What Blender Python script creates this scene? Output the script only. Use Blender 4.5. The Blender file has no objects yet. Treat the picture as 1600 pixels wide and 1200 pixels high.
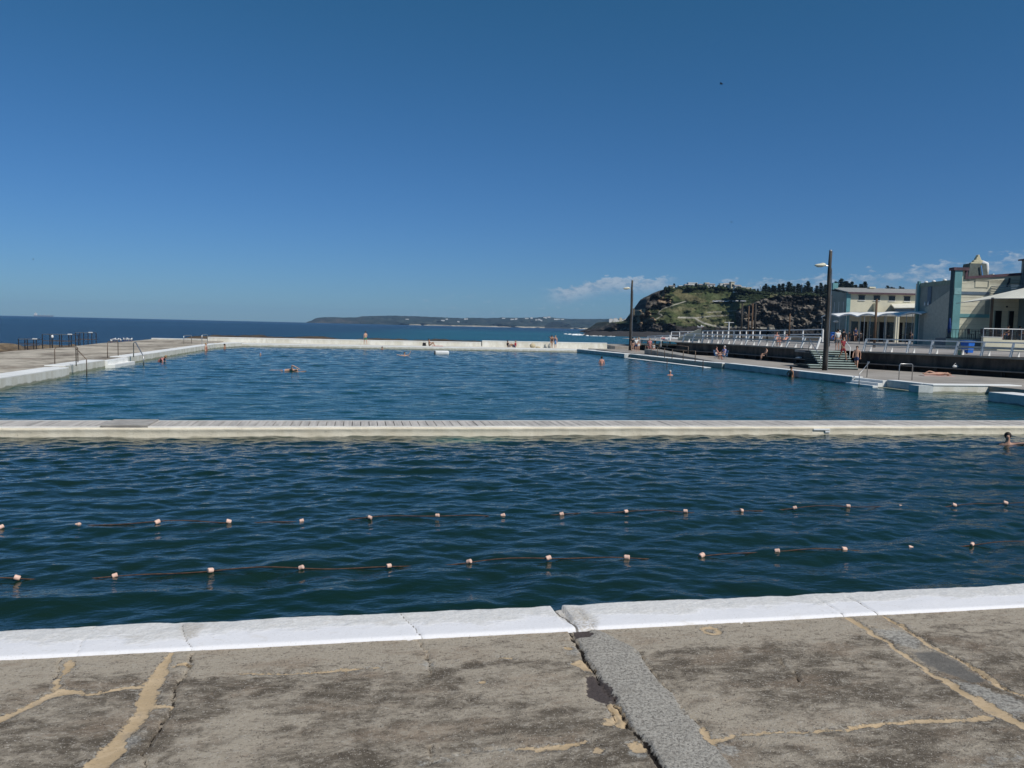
import bpy, bmesh, math, random
import numpy as np
from math import sin, cos, pi, radians as R, sqrt, atan2
from mathutils import Vector, Matrix, noise as mnoise

S = bpy.context.scene
COL = S.collection
random.seed(7)
rng = np.random.default_rng(11)

# ------------------------------------------------------------------ camera
# world frame: x runs along the pool's short side (to the right), y down the pool, z=0 is the pool water
EYE = 3.1; YAW = R(-11.0); PITCH = R(4.1); ROLL = R(1.31); FPX = 1245.0
cam = bpy.data.cameras.new('camera'); camo = bpy.data.objects.new('camera', cam); COL.objects.link(camo)
CAMR = Matrix.Rotation(YAW, 3, 'Z') @ Matrix.Rotation(pi/2-PITCH, 3, 'X') @ Matrix.Rotation(ROLL, 3, 'Z')
camo.matrix_world = Matrix.Translation((0, 0, EYE)) @ CAMR.to_4x4()
cam.sensor_fit = 'HORIZONTAL'; cam.sensor_width = 36.0; cam.lens = 36.0*FPX/1600.0
cam.clip_start = 0.1; cam.clip_end = 60000
S.camera = camo

# ------------------------------------------------------------------ sun, sky, exposure
L = Vector((0.405, -0.537, 0.74)).normalized()          # direction towards the sun
SUN_EL = math.asin(L.z); SUN_AZ = atan2(L.x, L.y)
sl = bpy.data.lights.new('sun', 'SUN'); sl.energy = 3.9; sl.angle = R(0.53); sl.color = (1.0, 0.955, 0.89)
so = bpy.data.objects.new('sun', sl); COL.objects.link(so)
so.rotation_euler = L.to_track_quat('Z', 'Y').to_euler()
S.view_settings.view_transform = 'Standard'; S.view_settings.look = 'None'
S.view_settings.exposure = 0.0; S.view_settings.gamma = 1.0

W = bpy.data.worlds.new('World'); S.world = W; W.use_nodes = True
class NT:
    """tiny node-expression helper"""
    def __init__(s, tree): s.t = tree; s.n = tree.nodes; s.l = tree.links
    def new(s, typ, **k):
        n = s.n.new(typ)
        for a, b in k.items(): setattr(n, a, b)
        return n
    def put(s, sock, v):
        if hasattr(v, 'is_output') or isinstance(v, bpy.types.NodeSocket): s.l.new(v, sock)
        elif v is not None:
            if isinstance(v, (tuple, list)) and len(v) == 3 and sock.type == 'RGBA': v = (*v, 1)
            sock.default_value = v
    def m(s, op, a, b=None, c=None, clamp=False):
        n = s.new('ShaderNodeMath', operation=op, use_clamp=clamp)
        s.put(n.inputs[0], a)
        if b is not None: s.put(n.inputs[1], b)
        if c is not None: s.put(n.inputs[2], c)
        return n.outputs[0]
    def vm(s, op, a, b=None):
        n = s.new('ShaderNodeVectorMath', operation=op); s.put(n.inputs[0], a)
        if b is not None: s.put(n.inputs[1], b)
        return n.outputs[0]
    def ss(s, v, lo, hi, a=0.0, b=1.0):
        n = s.new('ShaderNodeMapRange', interpolation_type='SMOOTHSTEP')
        s.put(n.inputs['Value'], v); s.put(n.inputs['From Min'], lo); s.put(n.inputs['From Max'], hi)
        s.put(n.inputs['To Min'], a); s.put(n.inputs['To Max'], b)
        return n.outputs['Result']
    def mix(s, f, a, b, mode='MIX'):
        n = s.new('ShaderNodeMix', data_type='RGBA', blend_type=mode)
        s.put(n.inputs['Factor'], f); s.put(n.inputs['A'], a) if False else None
        s.put(n.inputs[6], a); s.put(n.inputs[7], b)
        return n.outputs[2]
    def noise(s, vec, scale, detail=4, rough=0.55, dist=0.0):
        n = s.new('ShaderNodeTexNoise'); s.put(n.inputs['Vector'], vec)
        n.inputs['Scale'].default_value = scale; n.inputs['Detail'].default_value = detail
        n.inputs['Roughness'].default_value = rough; n.inputs['Distortion'].default_value = dist
        return n.outputs['Fac']
    def map(s, vec, scale=(1, 1, 1), rot=(0, 0, 0), loc=(0, 0, 0)):
        n = s.new('ShaderNodeMapping'); s.put(n.inputs['Vector'], vec)
        n.inputs['Scale'].default_value = scale; n.inputs['Rotation'].default_value = rot; n.inputs['Location'].default_value = loc
        return n.outputs[0]
    def comb(s, x, y, z):
        n = s.new('ShaderNodeCombineXYZ'); s.put(n.inputs[0], x); s.put(n.inputs[1], y); s.put(n.inputs[2], z); return n.outputs[0]
    def bump(s, h, strength=0.3, dist=0.01, normal=None):
        n = s.new('ShaderNodeBump'); s.put(n.inputs['Height'], h)
        n.inputs['Strength'].default_value = strength; n.inputs['Distance'].default_value = dist
        if normal is not None: s.put(n.inputs['Normal'], normal)
        return n.outputs[0]

w = NT(W.node_tree)
sky = w.new('ShaderNodeTexSky', sky_type='NISHITA')
sky.sun_disc = False; sky.sun_elevation = SUN_EL; sky.sun_rotation = SUN_AZ
sky.altitude = 0; sky.air_density = 1.0; sky.dust_density = 0.15; sky.ozone_density = 3.0
bg = w.n['Background']; bg.inputs['Strength'].default_value = 0.072
geo = w.new('ShaderNodeTexCoord'); gen = geo.outputs['Generated']
sep = w.new('ShaderNodeSeparateXYZ'); w.l.new(gen, sep.inputs[0])
az = w.m('MULTIPLY', w.m('ARCTAN2', sep.outputs[0], sep.outputs[1]), 180/pi)
el = w.m('MULTIPLY', w.m('ARCSINE', sep.outputs[2]), 180/pi)
# clear-day air: the band over the horizon is a little deeper blue than the plain model
tint = w.mix(w.ss(el, 0.0, 32.0), (0.34, 0.60, 1.0), (0.25, 0.72, 0.87))
base = w.mix(1.0, sky.outputs['Color'], tint, 'MULTIPLY')
# low cumulus far down the coast, in two banks
v1 = w.comb(w.m('MULTIPLY', az, 0.55), w.m('MULTIPLY', el, 1.3), 0.0)
n1 = w.noise(v1, 1.0, 7, 0.6); n2 = w.noise(w.comb(az, w.m('MULTIPLY', el, 2.2), 3.0), 1.4, 6, 0.6)
topA = w.m('ADD', w.m('MULTIPLY_ADD', w.m('SUBTRACT', az, 22.0), 0.115, 2.7), w.m('MULTIPLY', w.m('SUBTRACT', n1, 0.5), 5.0))
tA = w.m('SUBTRACT', topA, el)
dA = w.m('MULTIPLY', w.ss(tA, 0.0, 0.35), w.ss(tA, 3.6, 0.2, 0.12, 1.0))
dA = w.m('MULTIPLY', dA, w.ss(az, 21.2, 24.0)); dA = w.m('MULTIPLY', dA, w.ss(n2, 0.30, 0.66))
topB = w.m('ADD', w.ss(az, 14.0, 18.2, 2.85, 3.72), w.m('MULTIPLY', w.m('SUBTRACT', n2, 0.5), 1.3))
tB = w.m('SUBTRACT', topB, el)
dB = w.m('MULTIPLY', w.m('MULTIPLY', w.ss(tB, 0.0, 0.2), w.ss(tB, 1.5, 0.5, 0.0, 1.0)), w.m('MULTIPLY', w.ss(az, 12.6, 15.0), w.ss(az, 22.8, 20.8)))
dB = w.m('MULTIPLY', dB, w.ss(n2, 0.22, 0.5)); capB = w.m('MULTIPLY', w.ss(tB, 0.30, 0.04), w.ss(az, 16.2, 17.6))
dC = w.m('MULTIPLY', w.m('MULTIPLY', w.ss(n2, 0.55, 0.72), 0.3), w.m('MULTIPLY', w.ss(el, 0.2, 1.0), w.ss(el, 2.8, 1.3)))
dC = w.m('MULTIPLY', dC, w.m('MULTIPLY', w.ss(az, 0, 6), w.ss(az, 60, 40)))
dens = w.m('MAXIMUM', w.m('MAXIMUM', w.m('MULTIPLY', dA, 0.8), w.m('MULTIPLY', dB, 0.8)), dC)
lit = w.m('MAXIMUM', w.m('MULTIPLY', capB, w.ss(dB, 0, .2)), w.m('MULTIPLY', w.m('MULTIPLY', w.ss(tA, 1.4, 0.2), w.ss(n2, .35, .65)), .55))
cc = w.mix(lit, (2.9, 4.3, 6.1), (7.6, 8.4, 9.2))
full = w.mix(dens, base, cc)
w.l.new(full, bg.inputs['Color'])

S.render.engine = 'CYCLES'
S.cycles.max_bounces = 6; S.cycles.volume_bounces = 0; S.cycles.transparent_max_bounces = 6
S.cycles.caustics_reflective = False; S.cycles.caustics_refractive = False

# ------------------------------------------------------------------ measuring
def ray(px, py): return CAMR @ Vector((px-800, -(py-600), -FPX))
def gz(px, py, z=0.0):
    d = ray(px, py); t = (z-EYE)/d.z; return Vector((t*d.x, t*d.y, z))
CF = Vector((-sin(YAW), cos(YAW), 0)); CR = Vector((cos(YAW), sin(YAW), 0))
def at(px, py, D):
    d = ray(px, py); t = D/(d.dot(CF)); return Vector((0, 0, EYE))+d*t
def onz(px, D, z):
    """the spot at height z, D metres away, seen in column px"""
    py = 500.0
    for _ in range(6):
        p = at(px, py, D); py -= (z-p.z)/D*FPX
    p = at(px, py, D); return Vector((p.x, p.y, z))

# ------------------------------------------------------------------ builders
class MB:
    def __init__(s): s.v = []; s.f = []
    def add(s, vs, fs):
        o = len(s.v); s.v += [tuple(v) for v in vs]; s.f += [tuple(i+o for i in f) for f in fs]; return s
    def box(s, c, d, rz=0.0, rx=0.0, ry=0.0, taper=1.0):
        hx, hy, hz = d[0]/2, d[1]/2, d[2]/2
        Mx = Matrix.Rotation(rz, 3, 'Z') @ Matrix.Rotation(ry, 3, 'Y') @ Matrix.Rotation(rx, 3, 'X')
        vs = []
        for z, t in ((-hz, 1.0), (hz, taper)):
            for x, y in ((-hx, -hy), (hx, -hy), (hx, hy), (-hx, hy)):
                vs.append(Vector(c)+Mx @ Vector((x*t, y*t, z)))
        return s.add(vs, [(0, 3, 2, 1), (4, 5, 6, 7), (0, 1, 5, 4), (1, 2, 6, 5), (2, 3, 7, 6), (3, 0, 4, 7)])
    def b2(s, a, b):
        return s.box([(a[i]+b[i])/2 for i in range(3)], [abs(b[i]-a[i]) for i in range(3)])
    def tube(s, pts, r, n=8, caps=True):
        pts = [Vector(p) for p in pts]; m = len(pts)
        rr = r if isinstance(r, (list, tuple)) else [r]*m
        o = len(s.v); up = None
        for i, p in enumerate(pts):
            d = (pts[min(i+1, m-1)]-pts[max(i-1, 0)]).normalized()
            if up is None:
                up = Vector((0, 0, 1)) if abs(d.z) < 0.9 else Vector((1, 0, 0))
            a = d.cross(up).normalized(); b = a.cross(d).normalized(); up = b
            for k in range(n):
                t = 2*pi*k/n; s.v.append(tuple(p+(a*cos(t)+b*sin(t))*rr[i]))
        for i in range(m-1):
            for k in range(n):
                k2 = (k+1) % n
                s.f.append((o+i*n+k, o+i*n+k2, o+(i+1)*n+k2, o+(i+1)*n+k))
        if caps:
            s.f.append(tuple(o+k for k in range(n))[::-1]); s.f.append(tuple(o+(m-1)*n+k for k in range(n)))
        return s
    def bar(s, a, b, wd, ht):
        """rectangular bar from a to b"""
        a = Vector(a); b = Vector(b); d = (b-a); ln = d.length; d.normalize()
        up = Vector((0, 0, 1)) if abs(d.z) < 0.95 else Vector((0, 1, 0))
        x = d.cross(up).normalized()*wd/2; y = x.cross(d).normalized()*ht/2
        vs = [p+sx*x+sy*y for p in (a, b) for sx, sy in ((-1, -1), (1, -1), (1, 1), (-1, 1))]
        return s.add(vs, [(0, 3, 2, 1), (4, 5, 6, 7), (0, 1, 5, 4), (1, 2, 6, 5), (2, 3, 7, 6), (3, 0, 4, 7)])
    def prism(s, poly, z0, z1):
        n = len(poly)
        vs = [(p[0], p[1], z0) for p in poly]+[(p[0], p[1], z1) for p in poly]
        fs = [tuple(range(n))[::-1], tuple(range(n, 2*n))]+[(i, (i+1) % n, n+(i+1) % n, n+i) for i in range(n)]
        return s.add(vs, fs)
    def xprism(s, poly, a, b, o=(0, 0, 0)):
        """polygon in (across, up) swept from point a to b"""
        a = Vector(a); b = Vector(b); d = (b-a).normalized(); x = d.cross(Vector((0, 0, 1))).normalized(); z = Vector((0, 0, 1)); n = len(poly)
        vs = [a+x*p[0]+z*p[1] for p in poly]+[b+x*p[0]+z*p[1] for p in poly]
        return s.add(vs, [tuple(range(n)), tuple(range(n, 2*n))[::-1]]+[(i, n+i, n+(i+1) % n, (i+1) % n) for i in range(n)])
    def ell(s, c, r, n=10, m=7, rot=None):
        vs = []; fs = []; c = Vector(c)
        for i in range(m+1):
            ph = pi*i/m
            for k in range(n):
                t = 2*pi*k/n; p = Vector((r[0]*sin(ph)*cos(t), r[1]*sin(ph)*sin(t), r[2]*cos(ph)))
                if rot is not None: p = rot @ p
                vs.append(c+p)
        for i in range(m):
            for k in range(n):
                k2 = (k+1) % n; fs.append((i*n+k, (i+1)*n+k, (i+1)*n+k2, i*n+k2))
        return s.add(vs, fs)
    def lathe(s, c, prof, n=14):
        c = Vector(c); o = len(s.v)
        for r, z in prof:
            for k in range(n): s.v.append(tuple(c+Vector((r*cos(2*pi*k/n), r*sin(2*pi*k/n), z))))
        for i in range(len(prof)-1):
            for k in range(n):
                k2 = (k+1) % n; s.f.append((o+i*n+k, o+i*n+k2, o+(i+1)*n+k2, o+(i+1)*n+k))
        s.f.append(tuple(o+k for k in range(n))[::-1]); s.f.append(tuple(o+(len(prof)-1)*n+k for k in range(n)))
        return s
    def build(s, name, mat, parent=None, smooth=False, loc=None, bevel=0):
        me = bpy.data.meshes.new(name); me.from_pydata(s.v, [], s.f)
        bm = bmesh.new(); bm.from_mesh(me); bmesh.ops.recalc_face_normals(bm, faces=bm.faces); bm.to_mesh(me); bm.free()
        return link(name, me, mat, parent, smooth, loc, bevel)

def link(name, me, mat, parent=None, smooth=False, loc=None, bevel=0):
    o = bpy.data.objects.new(name, me); COL.objects.link(o)
    if mat is not None: me.materials.append(mat)
    if smooth: me.polygons.foreach_set('use_smooth', [True]*len(me.polygons))
    if parent is not None: o.parent = parent
    if loc is not None: o.location = loc
    if bevel:
        b = o.modifiers.new('bevel', 'BEVEL'); b.width = bevel; b.segments = 2; b.limit_method = 'ANGLE'
    return o
def grid(name, X, Y, Z, mat, parent=None, smooth=True, attrs=None, cols=None):
    ny, nx = X.shape
    co = np.stack([X, Y, Z], -1).reshape(-1, 3).astype(np.float32)
    idx = np.arange(ny*nx).reshape(ny, nx)
    q = np.stack([idx[:-1, :-1], idx[:-1, 1:], idx[1:, 1:], idx[1:, :-1]], -1).reshape(-1, 4).astype(np.int32)
    me = bpy.data.meshes.new(name); me.vertices.add(len(co)); me.vertices.foreach_set('co', co.ravel())
    me.loops.add(q.size); me.loops.foreach_set('vertex_index', q.ravel())
    me.polygons.add(len(q)); me.polygons.foreach_set('loop_start', np.arange(0, q.size, 4, dtype=np.int32))
    me.polygons.foreach_set('loop_total', np.full(len(q), 4, dtype=np.int32)) if False else None
    me.update(calc_edges=True); me.validate()
    if attrs:
        for k, a in attrs.items():
            at_ = me.attributes.new(k, 'FLOAT', 'POINT'); at_.data.foreach_set('value', a.ravel().astype(np.float32))
    if cols is not None:
        ca = me.attributes.new('Col', 'FLOAT_COLOR', 'POINT')
        c4 = np.concatenate([cols.reshape(-1, 3), np.ones((cols.shape[0]*cols.shape[1], 1))], 1).astype(np.float32)
        ca.data.foreach_set('color', c4.ravel())
    return link(name, me, mat, parent, smooth)
def tag(o, label=None, cat=None, group=None, kind=None):
    if label: o['label'] = label
    if cat: o['category'] = cat
    if group: o['group'] = group
    if kind: o['kind'] = kind
    return o
def thing(name, loc, label, cat, group=None, rz=0.0):
    o = bpy.data.objects.new(name, None); COL.objects.link(o); o.empty_display_size = 0.2
    o.location = loc; o.rotation_euler = (0, 0, rz); return tag(o, label, cat, group)
def struct(o): o['kind'] = 'structure'; return o
def dup(o, parent=None):
    c = o.copy(); COL.objects.link(c); c.parent = parent
    for ch in list(o.children): dup(ch, c)
    return c
def fbm(X, Y, sc, octs=4, seed=0.0, rough=0.5):
    """cheap vectorised value noise, range about -1..1"""
    out = np.zeros(X.shape); amp = 1.0; tot = 0
    for k in range(octs):
        gx = X*sc+seed*13.7+k*17.1; gy = Y*sc+seed*7.3+k*5.9
        ix = np.floor(gx).astype(np.int64); iy = np.floor(gy).astype(np.int64); fx = gx-ix; fy = gy-iy
        fx = fx*fx*(3-2*fx); fy = fy*fy*(3-2*fy)
        def h(a, b):
            n = (a*374761393+b*668265263) & 0x7fffffff; n = (n ^ (n >> 13))*1274126177 & 0x7fffffff
            return ((n ^ (n >> 16)) & 0xffff)/32767.5-1
        out += amp*((h(ix, iy)*(1-fx)+h(ix+1, iy)*fx)*(1-fy)+(h(ix, iy+1)*(1-fx)+h(ix+1, iy+1)*fx)*fy)
        tot += amp; amp *= rough; sc *= 2.03
    return out/tot

# ------------------------------------------------------------------ materials
MATS = {}
def mk(name):
    m = bpy.data.materials.new(name); m.use_nodes = True; n = NT(m.node_tree)
    return m, n, m.node_tree.nodes['Principled BSDF']
def M(name, col, rough=0.75, var=0.18, scale=3.0, bump=0.15, bd=0.01, metal=0.0, col2=None, stretch=(1, 1, 1), spec=0.3):
    if name in MATS: return MATS[name]
    m, n, p = mk(name)
    tc = n.new('ShaderNodeTexCoord').outputs['Object']
    v = n.map(tc, stretch)
    f = n.noise(v, scale, 5, 0.6)
    c1 = tuple(c*(1-var) for c in col); c2 = col2 or tuple(min(1, c*(1+var)) for c in col)
    c = n.mix(n.ss(f, 0.3, 0.7), c1, c2)
    n.l.new(c, p.inputs['Base Color']); p.inputs['Roughness'].default_value = rough; p.inputs['Metallic'].default_value = metal
    p.inputs['Specular IOR Level'].default_value = spec
    if bump: n.l.new(n.bump(n.noise(v, scale*7, 4), bump, bd), p.inputs['Normal'])
    MATS[name] = m; return m
WHITE = M('white_paint', (.78, .78, .76), .5, .06, 2, .1)
WORNW = M('worn_white_paint', (.66, .65, .60), .7, .16, 1.2, .3, .01, stretch=(1, 1, 2.5))
STEEL = M('galvanised_steel', (.42, .42, .42), .35, .15, 6, .05, metal=.8)
RUST = M('rusty_steel', (.16, .12, .09), .6, .35, 8, .2, metal=.3)
DARKST = M('dark_steel', (.05, .05, .055), .5, .25, 8, .1, metal=.4)
TIMBER = M('weathered_timber', (.028, .026, .025), .85, .3, 5, .5, .01, stretch=(1, 1, .12), col2=(.085, .078, .07))
TIMBERB = M('brown_timber', (.13, .082, .052), .85, .3, 5, .4, .01, stretch=(1, 1, .12))
CONC = M('grey_concrete', (.30, .285, .26), .9, .25, .8, .3, .01)
CREAM = M('cream_render', (.62, .58, .44), .85, .10, .5, .1)
TEAL = M('teal_paint', (.13, .30, .32), .7, .14, .8, .1)
PURPLE = M('maroon_trim', (.10, .06, .075), .7, .2, 2, .1)
GREYGREEN = M('grey_green_render', (.27, .30, .27), .8, .14, .6, .1)  # also puts the shade into walls turned away from the sun
SLATEB = M('slate_blue_paint', (.12, .17, .22), .7, .15, 1, .1)
DARKGL = M('dark_glass', (.012, .016, .02), .12, .3, 1, 0, spec=.5)
DARKIN = M('dark_interior', (.012, .012, .013), .8, .3, 2, .1)
ROOFG = M('grey_metal_roof', (.30, .30, .28), .6, .15, 1, .2, stretch=(8, .5, 1))
SAILW = M('white_canvas', (.80, .80, .78), .6, .05, 2, .1)
SAILC = M('cream_canvas', (.74, .72, .62), .6, .06, 2, .1)
BLUEB = M('blue_plastic', (.02, .14, .55), .4, .1, 3, .05)
SKINL = M('fair_skin', (.52, .31, .22), .55, .08, 6, 0)
SKINT = M('tanned_skin', (.34, .18, .11), .5, .08, 6, 0)
SKINP = M('sunburnt_skin', (.55, .27, .20), .55, .08, 6, 0)
HAIRD = M('dark_hair', (.02, .015, .012), .6, .3, 30, .3)
HAIRB = M('blonde_hair', (.32, .22, .11), .6, .3, 30, .3)
HAIRG = M('grey_hair', (.42, .41, .39), .6, .2, 30, .3)
def cloth(name, c): return M(name, c, .85, .12, 10, .2)
C_GREEN = cloth('green_cloth', (.02, .22, .14)); C_RED = cloth('red_cloth', (.42, .03, .06)); C_BLACK = cloth('black_cloth', (.015, .015, .018))
C_NAVY = cloth('navy_cloth', (.03, .05, .13)); C_WHITE = cloth('white_cloth', (.7, .69, .66)); C_PINK = cloth('pink_cloth', (.6, .25, .24))
C_LILAC = cloth('lilac_cloth', (.36, .36, .6)); C_BLUE = cloth('blue_cloth', (.10, .25, .5)); C_MAROON = cloth('maroon_cloth', (.22, .03, .04))
C_GREY = cloth('grey_cloth', (.2, .2, .2)); C_BEIGE = cloth('beige_cloth', (.5, .42, .28))

# water: real waves in the mesh, finer ripples as bump; body colour by an attribute for shallow or weedy floor
def water_mat(name, deep, shallow, ripple, dist, rough=0.045, sc=3.0):
    m, n, p = mk(name)
    tc = n.new('ShaderNodeTexCoord').outputs['Object']
    a = n.new('ShaderNodeAttribute', attribute_name='shallow').outputs['Fac']
    f = n.ss(n.m('ADD', a, n.m('MULTIPLY', n.m('SUBTRACT', n.noise(tc, .5, 4), .5), .35)), 0.0, 1.0)
    c = n.mix(f, deep, shallow)
    c = n.mix(n.ss(n.noise(n.map(tc, (.35, .6, 1)), .35, 3), .35, .7), c, n.mix(1.0, c, (0.72, .95, .9), 'MULTIPLY'))
    n.l.new(c, p.inputs['Base Color'])
    p.inputs['Roughness'].default_value = rough; p.inputs['IOR'].default_value = 1.333
    h = n.m('ADD', n.noise(n.map(tc, (1, 2.0, 1), (0, 0, .2)), sc, 3, .5), n.m('MULTIPLY', n.noise(n.map(tc, (1, 1.8, 1), (0, 0, -.35)), sc*2.7, 3, .5), .35))
    n.l.new(n.bump(h, ripple, dist), p.inputs['Normal'])
    return m
WATN = water_mat('pool_water_near', (.007, .022, .0165), (.05, .17, .14), .55, .035, sc=2.6)
WATF = water_mat('pool_water_far', (.004, .046, .046), (.16, .21, .16), .8, .09, .06, sc=1.1)
def waves(X, Y, lam, n, amp, seed, spread=.6, head=pi/2+.12):
    r = np.random.default_rng(seed); Z = np.zeros(X.shape)
    for i in range(n):
        l = lam[0]*(lam[1]/lam[0])**r.random(); th = head+r.normal()*spread; k = 2*pi/l
        # slightly sharpened crests, and each train comes and goes in patches
        ph = k*(X*cos(th)+Y*sin(th))+r.random()*6.28+1.1*np.sin(X*.7*r.random()+Y*.5*r.random()+r.random()*6)
        env = .55+.45*np.sin(X*(.3+.5*r.random())/l**.5+Y*(.3+.5*r.random())/l**.5+r.random()*6)
        Z += amp*(l/lam[1])**.85*env*(np.sin(ph)+.22*np.cos(2*ph))
    return Z/sqrt(n)
def water_patch(name, x0, x1, y0, y1, step, mat, lam, n, amp, seed, shallow):
    X, Y = np.meshgrid(np.arange(x0, x1+step/2, step), np.arange(y0, y1+step/2, step))
    Z = waves(X, Y, lam, n, amp, seed)
    return struct(grid(name, X, Y, Z, mat, attrs={'shallow': shallow(X, Y)}))
def sh_near(X, Y):
    g = np.exp(-((X-3.0)/1.6)**2-((Y-21.3)/.7)**2)*.75+np.exp(-((Y-22.15)/.35)**2)*.25
    return g-.15+np.clip((X-14)/12, 0, 1)*.25
def sh_far(X, Y):
    s = np.exp(-(X+15.3).clip(0)/.9)*.75+np.exp(-(100.5-Y).clip(0)/2.2)*.3
    s += np.exp(-((Y-70)/12)**2)*np.exp(-(30.5-X).clip(0)/1.5)*.7
    s += np.exp(-((Y-34)/7)**2)*np.exp(-(33-X).clip(0)/5)*.55
    return s-.15
water_patch('pool_water', -16, 36, 4.9, 22.3, .055, WATN, (.22, 1.5), 80, .054, 3, sh_near)
water_patch('pool_water', -15.6, 36, 23.3, 101, .16, WATF, (.7, 3.2), 45, .060, 5, sh_far)
# underlay closing the pool basin from below
struct(MB().b2((-60, -20, -3.0), (70, 140, -2.6)).build('pool_floor', M('pool_floor', (.05, .07, .06))))

# ------------------------------------------------------------------ ocean
def ocean_mat():
    m, n, p = mk('ocean')
    tc = n.new('ShaderNodeTexCoord').outputs['Object']
    sp = n.new('ShaderNodeSeparateXYZ'); n.l.new(tc, sp.inputs[0]); x, y = sp.outputs[0], sp.outputs[1]
    # turquoise over the sand bars of the bay, navy further out
    bay = n.m('MULTIPLY', n.ss(n.m('SUBTRACT', x, n.m('MULTIPLY', y, .10)), -60, 10), n.ss(y, 1300, 420))
    bands = n.noise(n.map(tc, (.0012, .0075, 1)), 1.0, 4)
    f = n.m('MULTIPLY', bay, n.ss(bands, .25, .7, .55, 1.0))
    c = n.mix(f, (.0015, .010, .034), (.004, .088, .108))
    streak = n.ss(n.noise(n.map(tc, (.006, .03, 1)), 1.0, 5, .65), .5, .78)
    c = n.mix(n.m('MULTIPLY', streak, .7), c, (.012, .062, .12))
    caps = n.ss(n.noise(n.map(tc, (.05, .22, 1)), 1.0, 5, .7), .735, .80)
    c = n.mix(n.m('MULTIPLY', caps, .35), c, (.35, .42, .46))
    n.l.new(c, p.inputs['Base Color']); p.inputs['Roughness'].default_value = .22; p.inputs['IOR'].default_value = 1.333; p.inputs['Specular IOR Level'].default_value = .22
    h = n.m('ADD', n.noise(n.map(tc, (.10, .3, 1)), 1.0, 5, .62), n.m('MULTIPLY', n.noise(n.map(tc, (.6, 1.3, 1)), 1.0, 3), .2))
    n.l.new(n.bump(h, 1.0, 2.6), p.inputs['Normal'])
    return m
OCE = ocean_mat()
mb = MB(); mb.add([(-9000, -600, -.7), (9000, -600, -.7), (9000, 9600, -.7), (-9000, 9600, -.7)], [(0, 1, 2, 3)])
oc = mb.build('sea', OCE); struct(oc)
# the sea starts outside the pool walls: the pool floor slab lies below it, walls enclose the pools

# ------------------------------------------------------------------ near deck
DECKZ = 1.25; KY0 = 4.6; KY1 = 5.06
def Z4(pts): return [(a*.34375, 940+b*.34375) for a, b in pts]
def Z5(pts): return [(500+a*.34375, 930+b*.34375) for a, b in pts]
def Z6(pts): return [(1050+a*.34375, 900+b*.34375) for a, b in pts]
def W2(pts): return [tuple(gz(a, b, DECKZ)[:2]) for a, b in pts]
def dseg(X, Y, pts, hw):
    """signed distance (negative inside) to a polyline with varying half-width given in metres"""
    D = np.full(X.shape, 9.0); hw = hw if isinstance(hw, (list, tuple)) else [hw]*len(pts)
    for (a, b, wa, wb) in zip(pts[:-1], pts[1:], hw[:-1], hw[1:]):
        ax, ay = a; bx, by = b; dx, dy = bx-ax, by-ay; l2 = dx*dx+dy*dy+1e-9
        t = np.clip(((X-ax)*dx+(Y-ay)*dy)/l2, 0, 1)
        D = np.minimum(D, np.hypot(X-ax-t*dx, Y-ay-t*dy)-(wa+(wb-wa)*t))
    return D
def dpoly(X, Y, pts):
    D = np.full(X.shape, 9.0); inside = np.zeros(X.shape, bool); n = len(pts)
    for i in range(n):
        ax, ay = pts[i]; bx, by = pts[(i+1) % n]; dx, dy = bx-ax, by-ay; l2 = dx*dx+dy*dy+1e-9
        t = np.clip(((X-ax)*dx+(Y-ay)*dy)/l2, 0, 1); D = np.minimum(D, np.hypot(X-ax-t*dx, Y-ay-t*dy))
        c = ((ay > Y) != (by > Y)) & (X < (bx-ax)*(Y-ay)/((by-ay) if abs(by-ay) > 1e-9 else 1e-9)+ax); inside ^= c
    return np.where(inside, -D, D)
def sm(d, e): return np.clip(.5-d/(2*e), 0, 1)
px2m = .00125   # one zoomed pixel is about this wide on the slab
step = .0125
X, Y = np.meshgrid(np.arange(-4.2, 6.6, step), np.arange(2.0, KY0+.001, step))
jx = fbm(X, Y, 9, 5, 1, .62)*.036; jy = fbm(X, Y, 9, 5, 2, .62)*.036
Xj, Yj = X+jx, Y+jy
def PL(z, pts, hw): return dseg(Xj, Yj, W2(z(pts)), [h*px2m for h in hw] if isinstance(hw, (list, tuple)) else hw*px2m)
def BL(z, p, r): a = W2(z([p]))[0]; return (np.hypot(Xj-a[0], (Yj-a[1])*.8)-r*px2m)
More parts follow.
